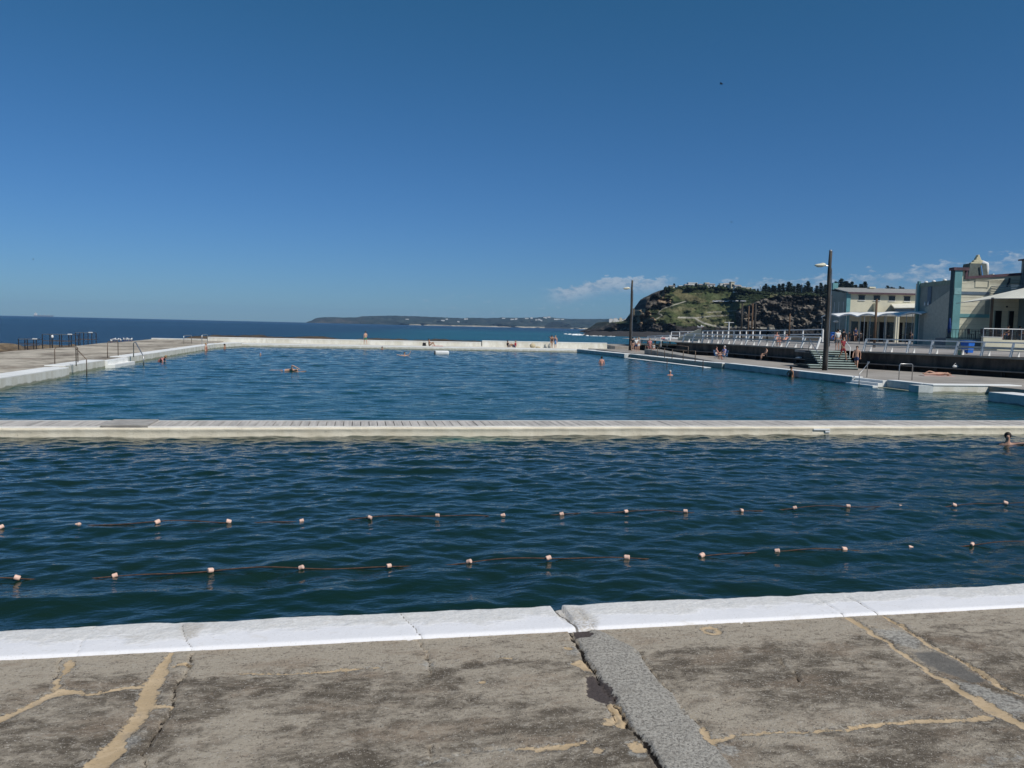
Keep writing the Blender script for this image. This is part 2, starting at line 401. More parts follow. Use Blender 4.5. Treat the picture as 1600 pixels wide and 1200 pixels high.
sand = -.004+np.minimum.reduce([
    PL(Z4, [(775, 235), (740, 310), (700, 380), (665, 440), (640, 500), (590, 580), (530, 660), (450, 750), (400, 830)], [14, 20, 34, 40, 28, 26, 30, 38, 40]),
    PL(Z4, [(650, 380), (540, 395), (450, 410), (340, 415), (270, 408), (200, 435), (90, 495), (-60, 560)], [14, 9, 9, 10, 26, 20, 14, 14]),
    PL(Z4, [(335, 270), (305, 310), (275, 345), (252, 395)], [14, 9, 4, 16]),
    PL(Z4, [(1080, 330), (1300, 325), (1500, 315), (1720, 300)], [2, 4, 5, 1]),
    PL(Z5, [(40, 342), (110, 340), (180, 338)], [3, 8, 2]),
    PL(Z4, [(770, 480), (700, 480)], [14, 12]), PL(Z4, [(860, 280), (800, 290)], [9, 4]),
    PL(Z6, [(810, 195), (900, 250), (1000, 320), (1100, 390), (1200, 450), (1300, 510), (1400, 560), (1460, 610), (1560, 660), (1640, 700)], [20, 11, 10, 10, 14, 22, 30, 40, 24, 20]),
    PL(Z6, [(970, 185), (1050, 230), (1150, 300), (1280, 370), (1400, 430), (1480, 490), (1640, 560)], [10, 10, 9, 9, 11, 15, 10]),
    PL(Z6, [(1440, 640), (1330, 652), (1000, 672), (800, 692), (600, 708), (330, 712), (180, 745)], [16, 11, 8, 6, 2, 5, 12]),
    PL(Z6, [(140, 690), (165, 730), (185, 765)], [8, 14, 8]),
    np.abs(BL(Z6, (180, 245), 34))-9*px2m,
    PL(Z5, [(890, 705), (1000, 700), (1100, 685), (1190, 665)], [3, 12, 12, 2]),
    dpoly(Xj, Yj, W2(Z5([(1140, 310), (1220, 295), (1262, 352), (1200, 328)]))),
    dpoly(Xj, Yj, W2(Z5([(1300, 490), (1355, 488), (1422, 605), (1350, 580), (1290, 582), (1338, 535)]))),
    BL(Z5, (1445, 690), 24), BL(Z5, (1265, 706), 14), BL(Z5, (740, 395), 9), PL(Z5, [(820, 284), (875, 283)], 6),
    BL(Z5, (1130, 235), 14),
])
crack = np.minimum.reduce([
    PL(Z4, [(880, 235), (800, 400), (770, 470), (700, 620), (645, 756), (600, 860)], [3, 4, 5, 3, 4, 4]),
    PL(Z4, [(282, 262), (262, 330), (240, 360)], [2, 3, 1]),
    PL(Z5, [(400, 200), (445, 205), (470, 240), (495, 300), (495, 362)], [1, 2, 3, 3, 1]),
    PL(Z5, [(1138, 160), (1195, 260), (1255, 345), (1310, 430), (1400, 570), (1450, 640), (1500, 700), (1560, 800)], [6, 8, 5, 3, 5, 8, 8, 9]),
    PL(Z5, [(1430, 250), (1520, 350), (1600, 440)], [2, 4, 3]), PL(Z6, [(35, 590), (80, 640), (130, 690)], [4, 3, 3]),
    PL(Z6, [(975, 188), (1200, 312), (1440, 462), (1640, 565)], [2, 3, 4, 3]), PL(Z6, [(900, 228), (960, 240), (1040, 250)], [3, 3, 1]),
    PL(Z6, [(545, 435), (580, 470), (605, 490)], [2, 5, 4]), PL(Z6, [(870, 385), (920, 400)], [2, 5]), PL(Z6, [(320, 205), (358, 225)], [2, 4]),
    PL(Z6, [(1390, 488), (1500, 520), (1620, 560)], [4, 2, 2]), PL(Z5, [(1300, 490), (1335, 530), (1345, 575), (1420, 606)], [3, 3, 3, 3]),
    PL(Z6, [(780, 700), (830, 690), (1040, 672), (1090, 675)], [3, 3, 1, 4]), PL(Z6, [(505, 385), (518, 410)], 3), PL(Z6, [(1320, 580), (1400, 605)], [2, 4]),
    PL(Z5, [(480, 775), (580, 735), (700, 705), (880, 695)], [1, 1.5, 2, 1]), PL(Z5, [(490, 690), (510, 760)], [1, 3]),
])
strip = dpoly(X+jx*.3, Y+jy*.3, W2(Z5([(1150, 150), (1245, 150), (1430, 235), (1450, 265), (1520, 360), (1600, 445)])+Z6([(40, 590), (130, 690), (260, 850), (330, 960)])+Z5([(1640, 900), (1560, 790), (1480, 680), (1400, 560), (1300, 430), (1200, 270)])))
dark = dpoly(Xj, Yj, W2(Z5([(1215, 370), (1268, 360), (1315, 400), (1355, 482), (1300, 490), (1222, 450)])))
dark = np.minimum(dark, dpoly(Xj, Yj, W2(Z5([(1142, 152), (1230, 150), (1232, 188), (1170, 192)]))))
dark2 = dpoly(Xj, Yj, W2(Z6([(1090, 342), (1200, 340), (1440, 470), (1350, 480), (1150, 400)])))
pale = np.minimum.reduce([dpoly(Xj, Yj, W2(Z6([(1270, 475), (1390, 490), (1640, 590), (1560, 640), (1400, 555)]))),
    dpoly(Xj, Yj, W2(Z6([(920, 245), (1010, 235), (1140, 300), (1110, 330), (1020, 310)]))),
    BL(Z5, (490, 315), 20), BL(Z4, (585, 640), 40), BL(Z5, (1150, 250), 30), BL(Z6, (250, 790), 30), BL(Z5, (1450, 720), 28),
    PL(Z5, [(460, 775), (560, 740), (700, 702), (880, 700)], [10, 8, 6, 5]), PL(Z6, [(1440, 870), (1480, 828), (1640, 818)], 5), BL(Z5, (510, 745), 12)])
Z = DECKZ+fbm(X, Y, 1.3, 3, 4)*.006+fbm(X, Y, 22, 3, 5)*.0016
Z -= sm(crack, .006)*.022; Z -= sm(sand, .02)*.006; Z -= sm(dark, .012)*.010; Z += sm(strip, .01)*.004; Z -= sm(dark2, .02)*.004
def slab_mat():
    m, n, p = mk('old_concrete_slab')
    tc = n.new('ShaderNodeTexCoord').outputs['Object']
    def A(k): return n.new('ShaderNodeAttribute', attribute_name=k).outputs['Fac']
    sp = n.new('ShaderNodeSeparateXYZ'); n.l.new(tc, sp.inputs[0])
    warp = n.map(tc, (1, 1.9, 1), (0, 0, .1))
    big = n.noise(warp, 1.25, 8, .68, .5); mid = n.noise(n.map(tc, (1, 1.6, 1)), 6.5, 7, .72, .6)
    fine = n.noise(tc, 60, 4, .7); grit = n.noise(tc, 210, 3, .6)
    st = n.m('ADD', big, n.m('MULTIPLY', n.m('SUBTRACT', mid, .5), .75))
    # the trafficked strip beside the coping stays paler
    edge = n.ss(n.m('ADD', sp.outputs[1], n.m('MULTIPLY', n.m('SUBTRACT', mid, .5), .35)), 4.15, 4.42)
    st = n.m('ADD', st, n.m('MULTIPLY', edge, .22))
    c = n.mix(n.ss(st, .38, .66), (.115, .094, .070), (.40, .345, .27))
    c = n.mix(n.m('MULTIPLY', n.ss(n.noise(n.map(tc, (1, 2, 1), loc=(3, 1, 0)), 2.3, 7, .7), .5, .66), .6), c, (.28, .215, .155))
    c = n.mix(n.m('MULTIPLY', n.ss(mid, .62, .72), .55), c, (.43, .40, .35))
    mot = n.noise(n.map(tc, (1, 1.5, 1)), 17, 6, .75, .4)
    c = n.mix(n.m('MULTIPLY', n.ss(mot, .54, .66), .6), c, (.42, .375, .31))
    c = n.mix(n.m('MULTIPLY', n.ss(mot, .46, .36), .6), c, (.105, .085, .066))
    c = n.mix(n.m('MULTIPLY', n.ss(fine, .58, .70), .75), c, (.45, .40, .34))
    c = n.mix(n.m('MULTIPLY', n.ss(fine, .44, .32), .7), c, (.085, .07, .055))
    c = n.mix(n.m('MULTIPLY', n.ss(n.noise(tc, 105, 2, .5), .64, .69), .8), c, (.52, .475, .41))
    c = n.mix(n.m('MULTIPLY', n.ss(n.noise(tc, 80, 2, .5), .665, .70), .85), c, (.03, .026, .022))
    j = n.m('MULTIPLY', n.m('SUBTRACT', n.noise(tc, 34, 6, .72), .5), .075)
    def msk(k, e, amp=1.0): return n.ss(n.m('ADD', A(k), n.m('MULTIPLY', j, amp)), e, -e)
    gran = n.mix(n.ss(n.noise(tc, 60, 6, .78), .34, .60), (.17, .155, .135), (.46, .43, .375))
    gran = n.mix(n.m('MULTIPLY', n.ss(n.noise(tc, 85, 2, .5), .64, .69), .8), gran, (.06, .055, .05))
    gran = n.mix(n.m('MULTIPLY', n.ss(mid, .45, .65), .4), gran, (.24, .22, .19))
    c = n.mix(msk('strip', .004, .6), c, gran)
    c = n.mix(n.m('MULTIPLY', msk('pale', .02, 2.4), .75), c, n.mix(n.ss(n.noise(tc, 45, 4, .7), .38, .6), (.20, .19, .175), (.47, .45, .40)))
    c = n.mix(n.m('MULTIPLY', msk('dark2', .02), .8), c, n.mix(mid, (.10, .098, .092), (.17, .165, .155)))
    c = n.mix(msk('dark', .005), c, n.mix(n.noise(tc, 90, 3), (.045, .036, .034), (.115, .095, .09)))
    sandc = n.mix(n.ss(mid, .35, .65), (.44, .325, .195), (.55, .42, .27))
    sandc = n.mix(n.m('MULTIPLY', n.ss(n.noise(tc, 11, 6, .7), .54, .68), .55), sandc, (.33, .27, .20))
    sandc = n.mix(n.m('MULTIPLY', n.ss(n.noise(tc, 90, 2, .5), .62, .68), .6), sandc, (.22, .18, .13))
    sandc = n.mix(n.m('MULTIPLY', n.ss(fine, .45, .3), .35), sandc, (.30, .24, .17))
    # crumbled rim round the sand filled hollows
    rim = n.m('MULTIPLY', n.ss(n.m('ADD', A('sand'), n.m('MULTIPLY', j, 1.6)), .034, .004), n.ss(n.noise(tc, 30, 4, .7), .46, .56))
    c = n.mix(n.m('MULTIPLY', rim, .75), c, n.mix(n.ss(n.noise(tc, 70, 3, .6), .42, .58), (.06, .05, .042), (.42, .39, .34)))
    c = n.mix(msk('sand', .004), c, sandc)
    c = n.mix(msk('crack', .003, .35), c, (.018, .015, .013))
    n.l.new(c, p.inputs['Base Color']); p.inputs['Roughness'].default_value = .92; p.inputs['Specular IOR Level'].default_value = .2
    h = n.m('ADD', n.m('MULTIPLY', fine, .6), n.m('MULTIPLY', grit, .35)); h = n.m('ADD', h, n.m('MULTIPLY', mid, .7))
    h = n.mix(msk('sand', .006), n.comb(h, h, h), (.55, .55, .55)) 
    n.l.new(n.bump(h, .9, .012), p.inputs['Normal'])
    return m
SLAB = slab_mat()
struct(grid('deck', X, Y, Z, SLAB, attrs={'sand': sand, 'crack': crack, 'strip': strip, 'dark': dark, 'dark2': dark2, 'pale': pale}))
far9 = lambda X: {k: np.full(X.shape, 9.0) for k in ('sand', 'crack', 'strip', 'dark', 'dark2', 'pale')}
for (xa, xb, ya, yb) in ((-17.5, -4.2, -8, KY0), (6.5875, 40, -8, KY0), (-4.2, 6.5875, -8, 2.0)):
    X2, Y2 = np.meshgrid(np.linspace(xa, xb, 40), np.linspace(ya, yb, 24))
    struct(grid('deck', X2, Y2, np.full(X2.shape, DECKZ), SLAB, attrs=far9(X2)))

# ---- white coping along the near edge
def coping_mat():
    m, n, p = mk('painted_coping')
    tc = n.new('ShaderNodeTexCoord').outputs['Object']
    sp = n.new('ShaderNodeSeparateXYZ'); n.l.new(tc, sp.inputs[0])
    a = n.new('ShaderNodeAttribute', attribute_name='crack').outputs['Fac']
    b = n.new('ShaderNodeAttribute', attribute_name='rough').outputs['Fac']
    big = n.noise(n.map(tc, (1, 1.5, 1)), 2.2, 6, .65, .3); fine = n.noise(tc, 50, 5, .7)
    worn = n.ss(n.m('ADD', sp.outputs[1], n.m('MULTIPLY', n.m('SUBTRACT', big, .5), .55)), 4.77, 4.87)
    wc = n.mix(n.ss(fine, .35, .65), (.58, .56, .51), (.74, .72, .68))
    wc = n.mix(n.m('MULTIPLY', n.ss(n.noise(tc, 9, 6, .7), .55, .68), .5), wc, (.46, .41, .34))
    c = n.mix(n.m('MULTIPLY', worn, .7), n.mix(n.ss(fine, .3, .7), (.76, .75, .755), (.81, .80, .81)), wc)
    c = n.mix(n.m('MULTIPLY', n.ss(n.noise(tc, 14, 5, .7), .66, .72), .5), c, (.5, .46, .4))
    c = n.mix(n.m('MULTIPLY', b, n.ss(fine, .35, .6)), c, (.52, .48, .42))
    c = n.mix(n.m('MULTIPLY', n.ss(n.noise(n.map(tc, (1, 2.2, 1)), 5, 7, .75, .5), .56, .70), .38), c, (.55, .50, .42))
    c = n.mix(n.m('MULTIPLY', n.ss(n.noise(tc, 75, 3, .6), .64, .70), .55), c, (.42, .37, .30))
    j = n.m('MULTIPLY', n.m('SUBTRACT', n.noise(tc, 40, 4), .5), .012)
    c = n.mix(n.m('MULTIPLY', n.ss(n.m('ADD', a, j), .003, -.003), .9), c, (.10, .085, .07))
    n.l.new(c, p.inputs['Base Color']); p.inputs['Roughness'].default_value = .7
    h = n.m('ADD', n.m('MULTIPLY', n.noise(tc, 12, 6, .65), n.m('MULTIPLY_ADD', worn, .8, .2)), n.m('MULTIPLY', n.m('MULTIPLY', fine, b), .5))
    n.l.new(n.bump(h, .6, .02), p.inputs['Normal'])
    return m
COPE = coping_mat()
prof = [(KY0, -.012), (KY0+.004, .010), (KY0+.03, .014)]+[(KY0+.03+i*.0145, .014-.012*(i/28)**2) for i in range(1, 29)]
yy = prof[-1][0]; zz = prof[-1][1]
for t in np.linspace(0, pi/2, 7)[1:]: prof.append((yy+.05*sin(t), zz-.05*(1-cos(t))))
for z in (-.12, -.3, -.5, -.8, -1.1, -1.35, -1.6): prof.append((yy+.052, z))
pa = np.array(prof); xs = np.arange(-17.5, 40, .02); xs = np.concatenate([np.arange(-17.5, -3.2, .2), np.arange(-3.2, 6.0, .0125), np.arange(6.0, 40, .3)])
X, Yp = np.meshgrid(xs, pa[:, 0]); Zp = np.repeat(pa[:, 1][:, None], len(xs), 1)+DECKZ
pts1 = lambda p: [tuple(gz(a, b, DECKZ)[:2]) for a, b in p]
ck = [pts1([(303, 1019), (290, 1000), (284, 974)]), pts1([(660, 1001), (650, 985), (640, 975), (626, 958)]), pts1([(903, 986), (890, 970), (874, 955), (862, 944)]),
      pts1([(1322, 966), (1302, 952), (1272, 934)]), pts1([(1372, 962), (1350, 948), (1322, 931)]), pts1([(121, 1028), (130, 1000), (146, 980)]), pts1([(930, 985), (918, 972), (905, 955)])]
jx = fbm(X, Yp, 14, 3, 8)*.012
dc = np.minimum.reduce([dseg(X+jx, Yp, c, w_) for c, w_ in zip(ck, (.004, .0045, .009, .003, .004, .0008, .0015))])
patch = sm(dpoly(X+jx, Yp, pts1([(903, 986), (875, 955), (866, 946), (905, 946), (935, 975), (930, 985)])), .02)
patch2 = sm(dpoly(X+jx, Yp, pts1([(280, 985), (284, 974), (305, 973), (322, 976), (306, 1000), (290, 1003)])), .02)
lump = fbm(X, Yp, 3.2, 4, 9)*.010+fbm(X, Yp, 16, 3, 3)*.003
wt = np.clip((Yp-KY0-.05)/.3, 0, 1)
Yq = Yp+fbm(X, X*0, 1.7, 4, 6)*.018*wt+fbm(X, X*0, 9, 2, 7)*.006*wt
# broken step where the repaired joint meets the edge
notch = ((X > pts1([(862, 946)])[0][0]) & (X < pts1([(879, 946)])[0][0]))*wt
Zq = Zp+lump*wt-sm(dc, .008)*.012-notch*.022-patch*.006
Yq = Yq-notch*.02
cop = thing('coping', (0, KY0, DECKZ), 'wide white painted concrete edge with cracks along the near deck', 'pool edge')
g = grid('coping_slab', X, Yq, Zq, COPE, None, attrs={'crack': dc, 'rough': np.clip(patch+patch2+notch*.6, 0, 1)})
g.parent = cop; g.matrix_parent_inverse = Matrix.Translation(-cop.location)
struct(MB().b2((-17.5, -8, -2.6), (40, 4.9, DECKZ-.06)).build('deck_base', CONC))

# ------------------------------------------------------------------ dividing walkway
def stained_wall(name, top, low, water, line=.10, sc=1.0):
    m, n, p = mk(name)
    tc = n.new('ShaderNodeTexCoord').outputs['Object']
    sp = n.new('ShaderNodeSeparateXYZ'); n.l.new(n.new('ShaderNodeNewGeometry').outputs['Position'], sp.inputs[0])
    v = n.map(tc, (1, 1, .4)); a = n.noise(v, 1.4*sc, 7, .65); b = n.noise(tc, 9*sc, 6, .7)
    c = n.mix(n.ss(a, .35, .68), low, top)
    c = n.mix(n.m('MULTIPLY', n.ss(b, .58, .72), .55), c, tuple(x*.55 for x in low))
    h = n.m('ADD', sp.outputs[2], n.m('MULTIPLY', n.m('SUBTRACT', n.noise(n.map(tc, (1, 1, .2)), 1.6, 5), .5), .22))
    c = n.mix(n.m('MULTIPLY', n.ss(h, line, line-.07), .85), c, water)
    n.l.new(c, p.inputs['Base Color']); p.inputs['Roughness'].default_value = .85
    n.l.new(n.bump(n.m('ADD', b, n.noise(tc, 40, 4)), .5, .02), p.inputs['Normal']); return m
WALLC = stained_wall('walkway_wall', (.80, .73, .58), (.66, .59, .45), (.30, .28, .20), .02)
WALLW = stained_wall('painted_pool_wall', (.76, .745, .68), (.60, .57, .48), (.20, .21, .14), .13)
wk = thing('dividing_walkway', (4, 22.8, 0), 'low cream wall with grey plank top crossing between the two pools', 'walkway')
def kid(o, parent):
    o.parent = parent; o.matrix_parent_inverse = parent.matrix_basis.inverted(); return o
# front ledge with an uneven lip
Xw, Vw = np.meshgrid(np.arange(-17, 36, .05), np.arange(0, 9))
pr = [(22.28, .235), (22.16, .235), (22.135, .225), (22.13, .19), (22.145, .16), (22.15, .08), (22.14, .0), (22.13, -.1), (22.12, -.6)]
Yw = np.array([a for a, b in pr])[:, None]+fbm(Xw, Xw*0, 1.1, 4, 2)*.02+fbm(Xw, Vw*1.0, 5, 3, 3)*.008
Zw = np.array([b for a, b in pr])[:, None]+fbm(Xw, Xw*0, .8, 4, 5)*.012
kid(grid('front_wall', Xw, Yw, Zw, WALLC), wk)
mb = MB(); mb.b2((-17, 22.2, -2.6), (36, 23.48, .21)); kid(mb.build('wall_core', CONC), wk)
PLANK = M('grey_planks', (.46, .43, .395), .85, .22, 2.2, .3, .004, stretch=(4, .3, 1))
mb = MB(); x = -17
while x < 36:
    wd = .235+random.uniform(-.006, .006)
    mb.box((x+wd/2, 22.86, .258+random.uniform(-.004, .004)), (wd-.022, 1.12, .04), rx=random.uniform(-.002, .002), ry=random.uniform(-.01, .01))
    x += wd
kid(mb.build('planks', PLANK), wk)
mb = MB(); mb.b2((-17, 22.245, .19), (36, 22.295, .272)); mb.b2((-17, 23.425, .19), (36, 23.485, .285))
kid(mb.build('edge_trim', M('white_trim', (.66, .65, .62), .6, .15, 1.0, .2, stretch=(1, 1, 1))), wk)
mb = MB(); mb.box((-5.98, 22.84, .30), (1.15, 1.24, .03), rz=.01); mb.bar((-6.5, 22.22, .24), (-5.4, 22.22, .24), .03, .06)
kid(mb.build('cover_plate', M('weathered_plate', (.36, .34, .31), .7, .2, 3, .3)), wk)
mb = MB(); mb.box((14.05, 22.12, .17), (.55, .02, .05)); mb.box((14.25, 22.12, .1), (.16, .02, .05))
kid(mb.build('paint_patch', WHITE), wk)

# ------------------------------------------------------------------ lane ropes with their floats
FLO = M('faded_float', (.74, .50, .40), .6, .12, 8, .1)
ROPE = M('weedy_rope', (.09, .05, .035), .9, .4, 14, .4)
def lane(y, cols, py0, py1, label):
    r = thing('lane_rope', (0, y, 0), label, 'lane rope', 'lane ropes with small floats')
    pts = [(x, y+.02*sin(x*.9), .012+.030*sin(x*1.7+y)+.014*sin(x*4.1)) for x in np.arange(-16, 34, .2)]
    kid(MB().tube(pts, .0075, 6).build('rope', ROPE), r)
    xs = [gz(c, py0+(py1-py0)*(c-cols[0])/(cols[-1]-cols[0])).x for c in cols]
    dx = (xs[-1]-xs[0])/(len(xs)-1)
    lo = [xs[0]-dx*k for k in range(1, 5)]; hi = [xs[-1]+dx*k for k in range(1, 5)]
    base = MB().lathe((0, 0, 0), [(.012, -.05), (.036, -.048), (.044, -.036), (.044, .036), (.036, .048), (.012, .05)], 12)
    me = None
    for x in lo+xs+hi:
        if me is None: o = base.build('float', FLO, smooth=False); me = o.data
        else: o = bpy.data.objects.new('float', me); COL.objects.link(o)
        x += random.uniform(-.05, .05)
        o.parent = r; o.location = (x, .02*sin(x*.9), .022+.016*sin(x*1.7+y)); o.rotation_euler = (random.uniform(-.3, .3), pi/2+random.uniform(-.4, .4), random.uniform(-.5, .5))
        s = random.uniform(.62, .8); o.scale = (s, s, s)
lane(12.66, [120, 240, 357, 470, 579, 685, 785, 883, 978, 1071, 1161, 1248, 1333, 1415, 1495, 1571], 823, 790, 'further of the two lane ropes, small pale orange floats nearer the plank walkway')
lane(10.13, [25, 178, 326, 469, 606, 736, 861, 982, 1098, 1210, 1318, 1422, 1522], 903, 854, 'nearer of the two lane ropes, small pale orange floats beside the white near edge')

# ------------------------------------------------------------------ left deck and pool wall
def weathered(name, cs, sc=.35, st=(1, 1, 1), bump=.4):
    m, n, p = mk(name); tc = n.new('ShaderNodeTexCoord').outputs['Object']
    v = n.map(tc, st); a = n.noise(v, sc, 8, .65, .4); b = n.noise(v, sc*6, 6, .7)
    c = n.mix(n.ss(n.m('ADD', a, n.m('MULTIPLY', n.m('SUBTRACT', b, .5), .5)), .32, .66), cs[0], cs[1])
    c = n.mix(n.m('MULTIPLY', n.ss(n.noise(n.map(v, loc=(5, 9, 2)), sc*1.7, 7, .7), .52, .68), .7), c, cs[2])
    n.l.new(c, p.inputs['Base Color']); p.inputs['Roughness'].default_value = .9
    n.l.new(n.bump(n.m('ADD', b, n.noise(tc, 12, 5)), bump, .03), p.inputs['Normal']); return m
LDECK = weathered('left_deck_concrete', [(.17, .14, .105), (.52, .465, .375), (.28, .22, .16)], .42, (.7, .45, 1))
RDECK = weathered('right_deck_concrete', [(.25, .225, .195), (.36, .33, .29), (.30, .27, .235)], .2)
lp = [(-15.46, 4.6), (-15.46, 30), (-15.46, 92), (-17, 100), (-17, 108), (-20, 117), (-26.5, 112), (-26.0, 101), (-26.3, 90), (-25.2, 76), (-25.6, 66), (-24.8, 58), (-26, 45), (-25, 30), (-26, 4.6)]
struct(MB().prism(lp, -2.6, .43).build('left_deck', LDECK))
def wall_run(name, pts, z0, z1, wd, mat, label, cap=.55, capmat=None, cat='pool wall', side=1):
    """low wall along a polyline; cap runs back from its face"""
    o = thing(name, (pts[0][0], pts[0][1], 0), label, cat)
    mb = MB(); mc = MB()
    for a, b in zip(pts[:-1], pts[1:]):
        za = z1 if len(a) < 3 else a[2]; zb = z1 if len(b) < 3 else b[2]
        d = Vector((b[0]-a[0], b[1]-a[1], 0)).normalized(); nrm = Vector((d.y, -d.x, 0))*side
        A = Vector((a[0], a[1], 0)); B = Vector((b[0], b[1], 0))
        def slab(m_, off0, off1, zlo, dz):
            P = [A+nrm*off0, B+nrm*off0, B+nrm*off1, A+nrm*off1]
            z_ = [za, zb, zb, za]
            m_.add([(q.x, q.y, zlo) if zlo is not None else (q.x, q.y, zz-dz) for q, zz in zip(P, z_)]+[(q.x, q.y, zz) for q, zz in zip(P, z_)],
                   [(0, 3, 2, 1), (4, 5, 6, 7), (0, 1, 5, 4), (1, 2, 6, 5), (2, 3, 7, 6), (3, 0, 4, 7)])
        n_ = len(mb.v); slab(mb, 0, wd, z0, 0)
        for i in range(n_+4, n_+8): v = mb.v[i]; mb.v[i] = (v[0], v[1], v[2]-.06)
        slab(mc, .015, wd+cap, None, .057)
    kid(mb.build('wall', mat), o); kid(mc.build('cap', capmat or CAPW, bevel=.012), o)
    return o
CAPW = M('cap_white', (.80, .80, .77), .6, .08, .8, .15)
# side=-1 puts the thickness on the left (-x) of a wall running towards +y
wall_run('pool_wall', [(-15.3, 46.2), (-15.3, 53.0)], -2, .50, .5, WALLW, 'short white wall between the two sets of left pool steps', side=-1)
wall_run('pool_wall', [(-14.6, 5.4), (-14.6, 44.6)], -2, .50, .6, WALLW, 'long white left pool wall running up to the nearest steps', side=-1)
wall_run('pool_wall', [(-15.3, 57.6), (-15.3, 92), (-13.6, 99.6)], -2, .50, .5, WALLW, 'white left pool wall beyond the furthest set of steps', side=-1)
def steps(name, x0, x1, y0, y1, n, ztop, axis, mat, label, zbot=-.5):
    o = thing(name, ((x0+x1)/2, (y0+y1)/2, 0), label, 'steps')
    dz = (ztop-zbot)/n
    for i in range(n):
        f0 = i/n; z = ztop-dz*i
        mb = MB()
        if axis == '+x': mb.b2((x0, y0, -1.5), (x0+(x1-x0)*(i+1)/n, y1, z)) if i == 0 else mb.b2((x0+(x1-x0)*i/n+.002, y0, -1.5), (x0+(x1-x0)*(i+1)/n, y1, z))
        if axis == '-x': mb.b2((x1-(x1-x0)*(i+1)/n, y0, -1.5), (x1-(x1-x0)*i/n-.002, y1, z))
        kid(mb.build('step', mat, bevel=.01), o)
    return o
steps('pool_steps', -15.6, -13.9, 53.05, 57.55, 4, .44, '+x', CAPW, 'white steps into the left side of the far pool')
steps('pool_steps', -15.9, -14.75, 44.62, 46.18, 3, .44, '+x', CAPW, 'narrow worn white steps at the break in the left wall')

def rail(name, polys, r, mat, label, cat='handrail', group=None):
    p0 = Vector(polys[0][0]); o = thing(name, p0, label, cat, group)
    for k, pl in enumerate(polys):
        kid(MB().tube([tuple(q) for q in pl], r, 7).build('rail' if len(pl) > 2 else 'post', mat, smooth=True), o)
    return o
def A3(px, py, D): return at(px, py, D)
def hoop(a, b, h): a = Vector(a); b = Vector(b); u = Vector((0, 0, h)); return [a, a+u*.93, a+(b-a)*.08+u, b-(b-a)*.08+u, b+u*.93, b]
g1 = 'steel handrails on the left deck'
rail('handrail', [hoop((-16.3, 47.6, .4), (-15.8, 49.7, .4), 1.0)], .026, RUST, 'rusty hoop handrail standing on the left deck edge nearest the camera', group=g1)
rail('handrail', [[(-15.0, 46.9, .45), (-15.0, 46.9, 1.38), (-14.9, 46.5, 1.45), (-14.2, 46.0, .85), (-14.2, 46.0, -.1)]], .026, RUST, 'rusty bent handrail running down the nearest left steps', group=g1)
rail('handrail', [hoop((-16.3, 57.0, .4), (-16.2, 59.0, .4), 1.1)], .026, RUST, 'tall rusty hoop handrail behind the white left steps', group=g1)
rail('handrail', [[(-15.0, 58.2, .45), (-15.0, 58.2, 1.4), (-14.8, 57.9, 1.5), (-13.9, 56.3, .6), (-13.9, 56.3, -.1)]], .035, STEEL, 'bent grey handrail at the far side of the white left steps', group=g1)
rail('handrail', [hoop((-18.6, 92, .4), (-18.2, 94, .4), .95)], .035, STEEL, 'small grey hoop rail, left one of the far pair', group=g1)
rail('handrail', [hoop((-16.0, 88, .4), (-15.8, 90, .4), 1.15)], .035, STEEL, 'small grey hoop rail, right one of the far pair near the seated bathers', group=g1)

# steel frames on the left reef edge
def frame(x, y, wid, dep, h, bays, label, rz=0.0):
    o = thing('steel_frame', (x, y, .2), label, 'steel frame', 'steel frames by the reef', rz)
    for sy in (0, dep):
        for i in range(bays+1):
            xx = -wid/2+wid*i/bays
            MB().bar((xx, sy, -.4), (xx, sy, h), .06, .06).build('post', DARKST, o)
        for z in (h*.5, h-.02): MB().bar((-wid/2, sy+.003, z), (wid/2, sy+.003, z), .05, .05).build('rail', RUST if z < h*.6 else STEEL, o)
    for xx in (-wid/2, wid/2): MB().bar((xx, .04, h-.02), (xx, dep-.04, h-.02), .045, .045).build('cross_bar', DARKST, o)
    MB().box((wid/2-.12, -.02, h+.03), (.36, .12, .09)).build('end_cap', WHITE, o)
    return o
p = onz(43, 69, .2); frame(p.x, p.y, 1.55, .9, .9, 2, 'low open steel frame by the reef, leftmost of the three', -.2)
p = onz(89, 74, .2); frame(p.x, p.y, 2.7, 1.2, 1.25, 3, 'widest steel frame standing in the middle by the reef pool', -.2)
p = onz(131, 80, .2); frame(p.x, p.y, 1.65, .8, 1.35, 2, 'open steel frame closest to the row of gulls', -.2)
p = onz(82, 73, .2); o = thing('starting_post', (p.x, p.y, .2), 'short post with white head beside the widest steel frame', 'post')
MB().tube([(0, 0, 0), (0, 0, .95)], .05).build('post', DARKST, o); MB().ell((0, 0, 1.05), (.11, .11, .16)).build('head', WHITE, o)

